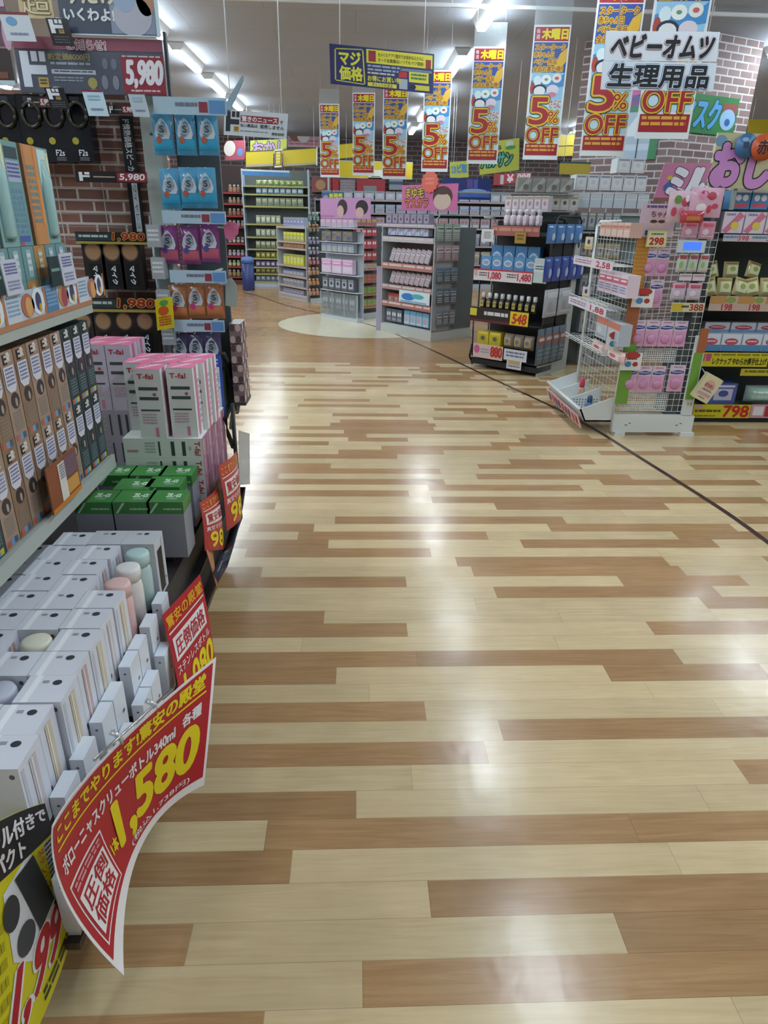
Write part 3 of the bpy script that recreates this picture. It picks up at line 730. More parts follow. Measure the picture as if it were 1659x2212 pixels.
def hang_prints(dark):
    w, d, h = .072, .075, .235
    def p(m):
        F = face(w, d, h, 'f')
        m.sheet(F, '201d1e' if not dark else '0f1418', .2, .86, .5, .97, .0006); m.sheet(F, 'd9dade', .5, .9, .7, .98, .0008); m.scrib(F, .3, .86, .75, .96, 2, 'cfc8bc', .0012)
        m.poly(F, [(.1, .84), (.85, .84), (.85, .62), (.7, .56), (.3, .56), (.1, .62)], 'd5d2dc', .0014); m.scrib(F, .18, .62, .78, .82, 5, '8088a8', .002)
        m.ell(F, .55, .46, .3, .09, '3f3436', .001); m.ell(F, .58, .44, .09, .05, 'a79a92', .0018); m.scrib(F, .2, .12, .85, .34, 6, '8d8178' if not dark else '6a7a80', .001); m.sheet(F, 'c0604a', .1, .02, .35, .09, .001); m.sheet(F, '6a9ac0', .35, .02, .6, .09, .001); m.sheet(F, 'c9bb3a' if dark else '4a5a70', .6, .02, .85, .09, .001)
    return p
HB = [carton('slim_bottle_carton', .072, .075, .235, c, hang_prints(dk)) for c, dk in (('8c6f58', False), ('a08878', False), ('2f4044', True))]
for t in range(2):
    for k in range(15):
        c = 2 if (k < 5 or k > 11) else k % 2
        gput(HB[c], .32 + .076 * k, .05, .7635 + .2355 * t, '%s slim bottle carton, %s tier, %s along the lower shelf of the wall shelving' % (['brown', 'beige', 'dark green'][c], ORD[t], ORD[k]), 'slim bottle carton', 'slim bottle cartons on the lower shelf')
BT = carton('black_flat_carton', .2, .22, .035, '1b1a1e', lambda m: m.scrib(face(.2, .22, .035, 'f'), .1, .2, .9, .8, 1, '5a5458', .0006))
for k in range(5):
    gput(BT, .5 + .21 * k, .16, 1.2345 - .0, 'flat black carton lying on the slim bottle cartons, %s along' % ORD[k], 'flat carton', 'flat black cartons under the upper shelf')
def amber_leaflet():
    a, b, c = at_x(83, 940, -.84), at_x(150, 900, -.84), at_x(100, 1030, -.84)
    S = Surf((-.84, a.y, .78), (0, b.y - a.y, 0), (0, 0, .135))
    r = MB(); r.sheet(S, mat('8a4a2e', .4), 0, 0, 1, 1, 0, .004); r.sheet(S, 'c8781e', 0, 0, 1, .1, .001); r.sheet(S, 'd6d2cc', .34, .1, .56, .92, .001); r.sheet(S, 'c9924a', .56, .14, .95, .45, .0012); r.sheet(S, '6d5260', .56, .5, .95, .95, .0012); r.scrib(S, .38, .55, .54, .88, 6, '7a7a88', .002)
    tag(r.build('leaflet'), 'amber and brown leaflet propped on the lower shelf in front of slim cartons', 'leaflet')
amber_leaflet()
def shelf_talkers():
    for u0, v0, u1, v1, lab in ((18, 562, 52, 640, 'white shelf talker with lines of print before the upper wall shelf, nearer the camera'), (140, 548, 166, 618, 'white shelf talker with lines of print at the far end of the upper wall shelf')):
        a, b, c = at_x(u0, v1, -.845), at_x(u1, v1 - 14, -.845), at_x(u0 - 6, v0, -.845)
        S = Surf(a, (0, b.y - a.y, 0), (-.004, 0, c.z - a.z)); m = MB(); m.sheet(S, mat('c6c9d6', .3), 0, 0, 1, 1, 0, .002); m.scrib(S, .15, .55, .85, .9, 4, '6a6fa4', .001); m.scrib(S, .15, .1, .85, .4, 3, '8a90b0', .001); o = m.build('shelf_talker'); tag(o, lab, 'shelf talker')
        m = MB(); T = Surf(S(-.8, .05, 0), S(-.08, .05, 0) - S(-.8, .05, 0), S(0, 1, 0) - S(0, .1, 0)); m.sheet(T, mat('24383a', .3), 0, 0, 1, 1, 0, .002); m.sheet(T, '7a9a94', .1, .5, .9, .6, .001); m.build('dark_leaf', o)
shelf_talkers()

# ------------------------------------------------------------------ brick display panel across the end of the stage
N = Frame(-2.3, 3.2, 0)
def brick_board():
    r = thing('brick_partition', 'brick-patterned display partition with wire grid across the end of the stage', 'display panel', N.w(0, 0, 0))
    b = uv_panels('board', [((0, .0), (1.44, .0), 0, 2.0), ((1.44, 0), (1.44, .35), 0, 2.0), ((0, .35), (0, 0), 0, 2.0), ((1.44, .35), (0, .35), 0, 2.0)], BRICK); b.parent = r
    m = MB(); st = mat('b9b4b2', .35, .4)
    for k in range(30): m.tube([(.1, -.016, .5 + .05 * k), (1.43, -.016, .5 + .05 * k)], .0016, st, 4)
    for k in range(8): m.tube([(.1 + .19 * k, -.02, .5), (.1 + .19 * k, -.02, 1.98)], .002, st, 4)
    m.build('wire_grid', r)
    m = MB(); m.box(1.442, -.08, 0, 1.515, .0, 1.985, mat('a9b2ac', .4)); m.build('post', r)
    for z in (1.85, 1.5, 1.2, .9, .6): q = MB(); q.tube([(1.48, -.081, z), (1.48, -.083, z)], .006, mat('5f6766', .4)); q.build('post_slot', r)
    m = MB(); x0, z0, x1, z1 = N.rect(274, 250, 294, 505, -.04); xm = N.px(284, 378, -.04)[0]; x0, x1 = xm - .026, xm + .026; S = Surf((x0, -.03, z0), (x1 - x0, 0, 0), (0, 0, z1 - z0)); m.sheet(S, mat('14151a', .3), 0, 0, 1, 1, 0, .006); m.text(S, 'ド情熱価格スピーカー', .22, .5, .78, .97, 'd5dade', .001, .02, rot=True); m.sheet(S, 'bfc3cc', .35, .02, .8, .45, .001); m.text(S, 'ワイヤレス', .45, .04, .7, .43, '33363c', .002, .0, rot=True)
    m.build('vertical_label', r)
brick_board()
def price_strip(u0, v0, u1, v1, price, lab, style):
    x0, z0, x1, z1 = N.rect(u0, v0, u1, v1, -.13)
    o = N.w(0, -.13, 0); S = Surf((o.x + x0, o.y, z0), (x1 - x0, 0, 0), (0, 0, z1 - z0))
    m = MB(); m.sheet(S, mat('231f22', .3), 0, 0, 1, 1, 0, .006)
    if style == 0:
        m.sheet(S, '8a2430', .58, .1, 1, .9, .001); m.text(S, price, .62, .2, .97, .8, 'e8e0e2', .002, .04, .15); m.sheet(S, 'dfe3e8', .05, .1, .1, .9, .001); m.sheet(S, 'dfe3e8', .1, .45, .2, .62, .001); m.sheet(S, 'dfe3e8', .13, .68, .2, .9, .001); m.sheet(S, 'a8a090', .25, .45, .55, .55, .001)
    else:
        m.sheet(S, 'a5984a', 0, 0, 1, .2, .001); m.sheet(S, '27403a', 0, .3, .5, .9, .0008); m.scrib(S, .05, .4, .45, .75, 1, 'b9c4c8', .002); m.ltext(S, price, .52, .28, .97, .95, [('d9b04a', .1), ('8a1c20', .03)], .0015, .15)
    return tag(m.build('price_strip'), lab, 'price strip')
price_strip(165, 372, 316, 393, '5,980', 'black price strip with white 5,980 on red below the headphone packs', 0)
price_strip(165, 503, 316, 526, '1,980', 'dark green price strip reading 1,980 above the three microphone packs', 1)
price_strip(165, 645, 338, 673, '1,980', 'price strip reading 1,980 above the row of four microphone packs', 1)
price_strip(60, 210, 105, 232, '5,98', 'short red price strip behind the hanging tag above the headphone packs', 0)
price_strip(235, 228, 285, 246, '5,98', 'short red price strip beside the post above the brick panel', 0)
def hp_prints(m):
    F = face(.094, .07, .235, 'f'); m.ell(F, .32, .32, .14, .055, 'a5962a', .0012); m.text(F, 'F2s', .4, .1, .75, .19, 'cfd2d8', .001, .03); m.scrib(F, .4, .02, .8, .08, 3, '767a84', .001); m.sheet(F, '2a3038', .3, .9, .7, .97, .0008)
def hp_extra(o):
    m = MB(); m.tube([(.034 * math.cos(a) + .006, -.043, .165 + .042 * math.sin(a)) for a in [2 * PI * k / 16 for k in range(17)]], .0065, mat('3a352c', .3), 6); m.build('neck_band', o)
    m = MB(); m.tube([(0, 0, .235), (0, .06, .245)], .003, mat('9a9c9e', .3, .8)); m.build('hang_hook', o)
HP = carton('headphone_pack', .094, .07, .235, '14171f', hp_prints, .22, hp_extra)
for k, u in enumerate((38, 90, 137, 186)):
    x, z = N.px(u, 355, -.09)
    HP.put(N.w(x, -.085, N.px(u, 352, -.09)[1]), 0, 'black neckband earphone pack on the brick panel, %s from the shelving' % ORD[k], 'earphone pack', 'black earphone packs on the brick panel')
def mc_prints(m):
    F = face(.09, .06, .205, 'f'); m.ell(F, .5, .74, .4, .19, '5c4f44', .0008, 24); m.ell(F, .5, .74, .34, .16, 'a5835f', .0012, 24); m.sheet(F, '0b0f14', .22, .06, .8, .5, .0008); m.text(F, 'マイク', .4, .1, .62, .46, 'e6f0f2', .0014, .06, rot=True)
def mc_extra(o):
    m = MB(); m.tube([(0, 0, .205), (0, .06, .217)], .003, mat('9a9c9e', .3, .8)); m.build('hang_hook', o)
MC = carton('microphone_pack', .09, .06, .205, '2a2524', mc_prints, .3, mc_extra)
for k, u in enumerate((215, 254, 293)):
    x, z = N.px(u, 624, -.1); MC.put(N.w(x, -.085, z), 0, 'dark pack with round tan lens, upper row of three, %s from the shelving' % ORD[k], 'microphone pack', 'microphone packs in the row of three')
for k, u in enumerate((194, 236, 280, 324)):
    x, z = N.px(u, 768, -.1); MC.put(N.w(x, -.085, z), 0, 'dark pack with round tan lens, lower row of four, %s from the shelving' % ORD[k], 'microphone pack', 'microphone packs in the row of four')
def d_mark(m, S, u0, v0, u1, v1, c, w):
    """the tall mark with a bar and two small bars, beside a small gold square"""
    U = lambda u: u0 + (u1 - u0) * u; V = lambda v: v0 + (v1 - v0) * v
    m.sheet(S, c, U(0), V(0), U(.34), V(1), w); m.sheet(S, c, U(.34), V(.36), U(1), V(.62), w); m.sheet(S, c, U(.44), V(.72), U(.68), V(1), w); m.sheet(S, c, U(.76), V(.72), U(1), V(1), w); m.sheet(S, 'b79a4a', U(.6), V(0), U(1), V(.28), w); m.scrib(S, U(.66), V(.05), U(.94), V(.23), 2, '5a4a2a', w + .001)
def header():
    y = -.14; x0, z0, x1, z1 = N.rect(34, 84, 357, 200, y); z0 -= .015; o = N.w(0, y, 0)
    tl, tr, br, bl = [N.px(*q, y) for q in ((34, 84), (350, 108), (360, 205), (44, 186))]
    S = Surf((o.x + bl[0], o.y, bl[1] - .02), (br[0] - bl[0], 0, 0), (0, 0, tl[1] - bl[1] + .03))
    r = thing('shelf_header', 'dark grey header board with white mark and 5,980 on red above the brick panel', 'header sign')
    m = MB(); m.sheet(S, mat('4a5060', .35), 0, 0, 1, 1, 0, .01); m.sheet(S, '8a4a5c', 0, .78, 1, 1.0, .0015)
    m.ltext(S, 'お知らせ!', .36, .78, .62, .97, [('e8dfe6', .07), ('8a4a5c', .0)], .0025)
    d_mark(m, S, .03, .1, .2, .74, 'cfd6e2', .0015)
    m.text(S, '約定価8000円', .22, .6, .5, .72, 'a99a6a', .0015, .03); m.scrib(S, .23, .48, .5, .56, 1, '9aa2b0', .0015); m.sheet(S, 'b9c2d0', .23, .35, .53, .43, .0015); m.scrib(S, .25, .37, .51, .41, 1, '4a5060', .0025); m.scrib(S, .24, .2, .44, .3, 2, '8d95a2', .0015); m.ell(S, .5, .2, .032, .1, 'a59a50', .0015)
    for k in range(2): m.ell(S, .585 + .075 * k, .22, .022, .13, '7c828e', .0015); m.ell(S, .6 + .06 * k, .55, .02, .1, '6a7280', .0015)
    m.sheet(S, '8e2436', .71, .02, 1, .72, .0015); m.ltext(S, '5,980', .74, .14, .985, .62, [('e4e2ea', .05)], .0025, .1); m.scrib(S, .76, .04, .96, .1, 1, 'd9b8c0', .0025); m.scrib(S, .72, .66, .98, .71, 1, 'b8bcc4', .003)
    m.build('board', r)
    for t in (.12, .9):
        q = MB(); p = S(t, 0, -.012); q.tube([p, p + Vector((0, .12, -.03))], .008, mat('8f9896', .4)); q.build('bracket', r)
    # the chalk-style poster over it
    tl, br = N.px(118, -60, y), N.px(345, 80, y)
    S2 = Surf((o.x + tl[0], o.y - .012, br[1]), (br[0] - tl[0], 0, 0), (0, 0, tl[1] - br[1]))
    p = thing('chalk_poster', 'chalkboard-look poster with white handwriting and a pale picture, on the header board', 'poster')
    m = MB(); m.sheet(S2, mat('3a4456', .35), 0, 0, 1, 1, 0, .008); m.text(S2, 'いくわよ!', .05, .22, .56, .42, 'dfe4ec', .002, .05); m.text(S2, '今だけ', .05, .5, .6, .8, 'd9d4b8', .002, .05)
    m.sheet(S2, '8a95ae', .52, .02, .98, 1, .0012); m.ell(S2, .75, .32, .2, .34, 'b4b6c4', .002); m.ell(S2, .9, .62, .1, .3, 'b08a70', .002); m.ell(S2, .68, .62, .12, .24, '9db0cc', .0024)
    m.build('poster_sheet', p); q = MB(); 
    for a, b in (((-.01, -.02), (1.01, 0)), ((.985, 0), (1.02, 1.0))): q.sheet(S2, mat('c8dde4', .3), a[0], a[1], b[0], b[1], .004, .01)
    q.build('poster_frame', p)
    tl, br = N.px(30, -60, y), N.px(117, 42, y); S3 = Surf((o.x + tl[0], o.y - .006, br[1]), (br[0] - tl[0], 0, 0), (0, 0, tl[1] - br[1]))
    m = MB(); m.sheet(S3, mat('c3b088', .4), 0, 0, 1, 1, 0, .008); m.ltext(S3, '超', .1, .08, .95, .62, [('8a7a4a', .03), ('d9c9a2', .0)], .0015); tag(m.build('paper_poster'), 'cream paper poster with a large outlined character beside the chalkboard poster', 'poster')
    tl, br = N.px(-40, -60, y), N.px(26, 100, y); S4 = Surf((o.x + tl[0], o.y - .0, br[1]), (br[0] - tl[0], 0, 0), (0, 0, tl[1] - br[1]))
    m = MB(); m.sheet(S4, mat('6a4a5a', .4), 0, 0, 1, 1, 0, .008); m.ell(S4, .8, .16, .25, .22, 'c9a0b8', .001); m.sheet(S4, 'bfa8b8', .3, .55, .95, .8, .001); tag(m.build('purple_poster'), 'purple poster beside the cream paper poster', 'poster')
    tl, br = N.px(-40, 103, y), N.px(33, 178, y); S5 = Surf((o.x + tl[0], o.y, br[1]), (br[0] - tl[0], 0, 0), (0, 0, tl[1] - br[1]))
    m = MB(); m.sheet(S5, mat('3a2a28', .4), 0, 0, 1, 1, 0, .02); m.sheet(S5, 'b8ccd2', 0, -.1, 1, .05, .004, .01); m.sheet(S5, '70452e', .2, .1, .8, .3, .002); tag(m.build('dark_box_shelf'), 'dark boxed shelf end beside the dark grey header board', 'shelf end')
    m = MB(); tl, br = N.px(352, 70, y), N.px(371, 208, y); m.box(o.x + tl[0], o.y - .01, br[1], o.x + br[0], o.y + .012, tl[1], mat('16202c', .4)); tag(m.build('dark_upright_strip'), 'dark upright strip at the aisle edge of the header board', 'strip')
header()
def hang_tags():
    for (u0, v0, u1, v1), c, lab, dk in (((8, 28, 62, 88), 'cfd6de', 'tilted white tag with blue ring hanging before the header board', 0), ((108, 40, 146, 98), '1d1b1f', 'black tag with white mark hanging before the header board', 1), ((185, 195, 222, 250), 'c4dcea', 'glossy white tag hanging over the earphone packs', 0), ((282, 200, 312, 252), 'b9c6ce', 'small white notice taped beside the post top', 0), ((103, 190, 138, 235), '26242a', 'black tag with white mark hanging over the earphone packs', 1)):
        x0, z0, x1, z1 = N.rect(u0, v0, u1, v1, -.2); o = N.w(0, -.2, 0)
        S = Surf((o.x + x0 + .012, o.y, z0), (x1 - x0, 0, -.0), (-.014, 0, z1 - z0)); m = MB(); m.sheet(S, mat(c, .2), 0, 0, 1, 1, 0, .002)
        if dk: d_mark(m, S, .1, .45, .7, .95, 'd9dee4', .001); m.scrib(S, .15, .05, .85, .35, 3, '4a464c', .001)
        else: m.ell(S, .35, .7, .18, .16, '6a9cc8', .001) if u0 < 100 else m.scrib(S, .2, .55, .8, .8, 2, '8fb4cc', .001); m.sheet(S, '7a2430', 0, .93, 1, 1.02, .001); m.scrib(S, .2, .15, .8, .3, 1, '7a8aa8', .001)
        b = m.build('hang_tag'); tag(b, lab, 'tag')
        q = MB(); p = S(.5, 1.0, 0); q.tube([p, p + Vector((0, .055, .01))], .003, mat('c9ccd0', .3)); q.build('clip', b)
hang_tags()

# ------------------------------------------------------------------ pouch rack facing the camera at the end of the stage
J = Frame(-.8, 3.15, 0)
def pouch_rack():
    r = thing('pouch_rack', 'tall end rack hung with rows of bath salt pouches beside the brick panel', 'rack', J.w(0, 0, 0))
    dk = mat('4a5458', .5)
    m = MB(); m.box(.06, .03, .7, .235, .055, 1.95, dk); m.box(.08, .056, .2, .13, .12, 1.9, dk); m.build('back_panel', r)
    m = MB(); m.box(.05, -.05, 1.925, .27, .03, 1.955, mat('aab4b6', .35)); m.build('top_ledge', r)
    for (u0, v0, u1, v1) in ((333, 212, 488, 246), (352, 457, 487, 482), (368, 585, 488, 610), (372, 692, 484, 716)):
        x0, z0, x1, z1 = J.rect(u0, v0, u1, v1, -.13); S = Surf((x0, -.13, z0), (x1 - x0, 0, 0), (0, 0, z1 - z0)); m = MB()
        m.sheet(S, mat('a9c2d2', .15), 0, 0, 1, 1, 0, .004); m.sheet(S, '8a3444', .62, .15, .74, .75, .001); m.sheet(S, '5a8cc0', .76, .1, .98, .85, .001); m.scrib(S, .3, .3, .6, .7, 1, '6a7280', .001); m.build('price_rail', r)
        q = MB(); q.box(x1 - .05, -.128, z1 - .006, x1 - .04, .03, z1, mat('c9ccd0', .3)); q.build('rail_arm', r)
    m = MB(); S = Surf((-.055, -.06, .75), (.075, 0, 0), (0, 0, .75)); m.sheet(S, mat('b9c4c8', .15, alpha=.25), 0, 0, 1, 1, 0, .003); m.build('clear_side_panel', r)
    m = MB(); m.tube([(-.05, -.07, .7), (-.05, -.07, 1.55)], .006, mat('8d9699', .3, .5)); m.build('side_rod', r)
pouch_rack()
def pouch_proto(top, low, dot, shiny):
    def b():
        m = MB(); S = pouch_mesh(m, .08, .15, .028, top, .18)
        m.sheet(S, low, .06, .06, .94, .36, 0); m.ell(S, .32, .36, .15, .085, dot, .001); pts = [(.2, .38), (.8, .38), (.88, .5), (.8, .68), (.62, .82), (.5, .87), (.38, .82), (.2, .68), (.12, .5)]
        m.poly(S, pts, 'bcc6cf', .0012); m.ell(S, .5, .6, .2, .13, '93a0aa', .0022); m.text(S, 'S', .4, .53, .6, .68, '3a4654', .003, .05); m.sheet(S, 'e8f2f6', .06, .92, .94, .95, .0004)
        o = m.build('pouch'); q = MB(); q.tube([(0, -.01, .147), (0, .116, .152)], .0025, mat('c4c8cc', .25, .9)); q.build('peg_hook', o); return o
    return Proto(b)
PR = [('blue', pouch_proto('4f93b8', '2f9ac2', 'a8573f', 1), (335, 238, 352), 'first'), ('blue', None, (350, 355, 452), 'second'), ('magenta', pouch_proto('7e3f78', 'b85a70', '3f4c8c', 1), (352, 486, 570), 'third'), ('orange', pouch_proto('a5704c', 'c57a4a', 'b83a7c', 1), (372, 604, 690), 'fourth'), ('purple', pouch_proto('4c4468', '5a5480', '6a5aa0', 1), (384, 717, 790), 'fifth')]
CENT = [[(360, 337), (408, 337), (455, 337)], [(376, 452), (416, 450), (452, 450)], [(372, 569), (417, 570), (459, 566)], [(392, 690), (430, 687), (469, 687)], [(396, 790), (430, 790), (464, 790)]]
for i, (nm, pr, _, rown) in enumerate(PR):
    pr = pr or PR[0][1]
    for k, (u, v) in enumerate(CENT[i]):
        x, z = J.px(u, v, -.07); pr.put(J.w(x, -.09, z), 0, '%s foil pouch, %s row of the pouch rack, %s from the brick panel' % (nm, rown, ORD[k]), 'pouch', '%s pouches on the end rack' % nm)
def rack_side():
    c = [('heart_tag', [(482, 480), (500, 478), (516, 488), (514, 505), (498, 522), (486, 512)], 'c4648a', 'pink heart-shaped tag sticking out from the pouch rack at eye level'), ('round_tag', [(487, 604), (500, 600), (510, 615), (513, 640), (510, 664), (487, 660)], '98a29c', 'grey-green tag sticking out below the pink heart tag')]
    for nm, pts, col, lab in c:
        P = [at_y(u, v, 3.04) for u, v in pts]; m = MB(); n = len(P); vs = P + [p + Vector((0, .004, 0)) for p in P]
        m.add(vs, [tuple(range(n))[::-1], tuple(range(n, 2 * n))] + [(i, (i + 1) % n, n + (i + 1) % n, n + i) for i in range(n)], mat(col, .4)); o = m.build(nm); tag(o, lab, 'tag')
        q = MB(); q.tube([P[0] + Vector((.0, .002, -.02)), P[0] + Vector((-.05, .03, -.02))], .003, mat('c9ccd0', .3)); q.build('clip', o)
    BG = carton('floral_box', .05, .075, .085, '8a7274', lambda m: [m.ell(face(.05, .075, .085, s), .25 + .5 * (k % 2), .2 + .6 * (k // 2), .25, .2, ['cbb8b4', '5a464a'][(k + k // 2) % 2], .0006, 9) for s in ('f', 'r') for k in range(4)])
    for t in range(4):
        for k in range(2):
            BG.put((-.535, 3.13 + .08 * k, .76 + .09 * t), 0, 'small floral box on the aisle side of the pouch rack, %s level, %s along' % (ORD[t], ORD[k]), 'floral box', 'floral boxes on the rack side')
    m = MB(); m.box(-.562, 3.095, .745, -.508, 3.26, .759, mat('4a5054', .5)); m.box(-.575, 3.06, .191, -.562, 3.0945, .759, mat('4a5054', .5)); tag(m.build('side_ledge'), 'narrow dark ledge carrying the floral boxes beside the aisle', 'ledge')
    m = MB(); S = Surf(at_y(340, 714, 3.0), at_y(377, 708, 3.0) - at_y(340, 714, 3.0), at_y(334, 647, 3.0) - at_y(340, 714, 3.0)); m.sheet(S, mat('cfc21a', .4), 0, 0, 1, 1, 0, .003); m.ell(S, .45, .6, .3, .15, 'c0561c', .001); m.ell(S, .5, .85, .25, .09, '4a9a4a', .001); m.scrib(S, .15, .1, .85, .42, 4, 'b8441c', .001)
    o = m.build('flyer'); tag(o, 'yellow flyer with orange print hanging beside the microphone packs', 'flyer')
    m = MB(); S = Surf(at_y(340, 716, 3.02), at_y(376, 716, 3.02) - at_y(340, 716, 3.02), Vector((0, 0, -.07))); 
    BX = carton('grey_bottle_pack', .055, .05, .085, '9aa2a6', lambda m: (m.scrib(face(.055, .05, .085, 'f'), .1, .2, .9, .8, 3, 'd0d6d8', .0006)))
    for k, (u, v) in enumerate(((330, 500), (340, 570), (351, 640), (362, 715))):
        p = at_y(u, v, 3.02); BX.put((p.x - .0, 3.045, p.z - .06), 0, 'small grey pack behind the clear side panel of the pouch rack, %s from the top' % ORD[k], 'small pack', 'small packs on the rack side panel')
    r = thing('tilted_card', 'blue-grey display card folded and tilted on top of the pouch rack', 'card')
    a, b, c, d = [at_y(u, v, 3.1) for u, v in ((480, 236), (497, 238), (527, 168), (523, 162))]; m = MB(); k = Vector((0, .006, 0)); m.hexa([a, b, b + k, a + k, d, c, c + k, d + k], mat('8ea6b4', .3)); m.build('front_leaf', r)
    m = MB(); e = Vector((-.006, .03, -.002)); m.hexa([a + e, b + e, b + k + e, a + k + e, d + e, c + e, c + k + e, d + k + e], mat('5f7686', .4)); m.build('rear_leaf', r)
rack_side()

# ------------------------------------------------------------------ helpers for stocked shelves
def rectc(fr, u0, v0, u1, v1, y):
    um, vm = (u0 + u1) / 2, (v0 + v1) / 2
    xa, xb = fr.px(u0, vm, y)[0], fr.px(u1, vm, y)[0]
    return min(xa, xb), fr.px(um, v1, y)[1], max(xa, xb), fr.px(um, v0, y)[1]
def art(m, S, kind, c2, c3, c4, seed=1):
    if kind == 'band': m.sheet(S, c2, 0, .55, 1, .82, .0008); m.scrib(S, .12, .6, .88, .76, 1, c3, .0016, seed=seed); m.scrib(S, .1, .1, .9, .45, 3, c4, .0008, seed=seed)
    elif kind == 'oval': m.ell(S, .5, .5, .38, .26, c2, .0008, 14); m.ell(S, .5, .5, .3, .18, c3, .0016, 14); m.scrib(S, .28, .45, .72, .55, 1, c4, .0024, seed=seed)
    elif kind == 'tissue': m.sheet(S, c4, 0, 0, 1, .38, .0006); m.ell(S, .5, .56, .36, .2, c2, .0012, 14); m.scrib(S, .25, .5, .75, .62, 1, c3, .002)
    elif kind == 'label': m.sheet(S, c2, .15, .2, .85, .75, .0008); m.ell(S, .5, .52, .2, .16, c3, .0016, 10); m.sheet(S, c4, .1, .82, .9, .92, .0008)
    elif kind == 'top': m.sheet(S, c2, 0, .7, 1, 1, .0008); m.ell(S, .35, .4, .2, .18, c3, .0008, 10); m.sheet(S, c4, .1, .08, .9, .18, .0008)
    elif kind == 'diag': m.poly(S, [(0, .1), (.25, 0), (1, .8), (.75, 1)], c2, .0008); m.ell(S, .6, .35, .2, .2, c3, .0016, 10); m.scrib(S, .1, .75, .55, .92, 1, c4, .0016, seed=seed)
    elif kind == 'dots': m.ell(S, .3, .6, .17, .17, c2, .0008, 10); m.ell(S, .7, .6, .17, .17, c2, .0008, 10); m.sheet(S, c3, .1, .12, .9, .3, .0008); m.sheet(S, c4, 0, .88, 1, 1, .0008)
def lift(h, g=.8):
    return ''.join('%02x' % min(255, int(255 * (int(h[i:i + 2], 16) / 255) ** g)) for i in (0, 2, 4))
def boxp(name, kind, c1, c2, c3, c4, rough=.3):
    c1, c2, c3, c4 = map(lift, (c1, c2, c3, c4))
    def mk(w, d, h): return carton(name, w, d, h, c1, lambda m: art(m, face(w, d, h, 'f'), kind, c2, c3, c4), rough)
    return mk
def bagp(name, kind, c1, c2, c3, c4, rough=.2):
    c1, c2, c3, c4 = map(lift, (c1, c2, c3, c4))
    def mk(w, d, h):
        def b(): m = MB(); S = pouch_mesh(m, w, h, d, c1, rough); art(m, S, kind, c2, c3, c4); return m.build(name)
        return Proto(b)
    return mk
def jarp(name, c1, c2, c3):
    c1, c2, c3 = map(lift, (c1, c2, c3))
    def mk(w, d, h):
        def b():
            m = MB(); r = min(w, d) / 2 * .95; m.lathe([(r * .9, 0), (r, h * .05), (r, h * .58), (r * .6, h * .66), (r * .55, h * .67)], mat(c1, .25), 12); m.lathe([(r * .68, h * .675), (r * .68, h * .97), (r * .5, h)], mat(c2, .3), 12)
            S = Surf((-r * .6, -r * 1.01, h * .15), (r * 1.2, 0, 0), (0, 0, h * .36)); m.sheet(S, c3, 0, 0, 1, 1, .0005); m.scrib(S, .15, .3, .85, .7, 2, c1, .001); return m.build(name)
        return Proto(b)
    return mk
def rowpx(fr, q, n, mk, lab, cat, group, y=0.0, d=.08, gap=.93, hk=.93, ref='aisle end', rise=.011, tilt=None, rev=False):
    x0, z0, x1, z1 = rectc(fr, *q, y); w = (x1 - x0) / n; pr = mk(w * gap, d, (z1 - z0) * hk)
    for k in range(n):
        i = n - 1 - k if rev else k
        L = lab % (ORD[i] + ' from left') if n > 1 else lab.replace(', %s', '')
        o = pr.put(fr.w(x0 + (k + .5) * w, y + d / 2, z0 + rise), fr.a, L, cat, group if n > 1 else None, tilt)
    return x0, z0, x1, z1
def board(fr, q, y, thick, col, par, name, draw=None, rough=.35, px=True):
    x0, z0, x1, z1 = rectc(fr, *q, y) if px else q
    S = Surf((x0, y, z0), (x1 - x0, 0, 0), (0, 0, z1 - z0)); m = MB(); m.sheet(S, mat(col, rough), 0, 0, 1, 1, 0, thick)
    if draw: draw(m, S)
    o = m.build(name, par)
    return o
def sign_on(fr, q, y, thick, col, name, lab, cat, draw=None, rough=.35, px=True):
    o = board(fr, q, y, thick, col, None, name, draw, rough, px); o.location = fr.o; o.rotation_euler = (0, 0, fr.a); return tag(o, lab, cat)
WM = lambda: mat('d9dedd', .35)

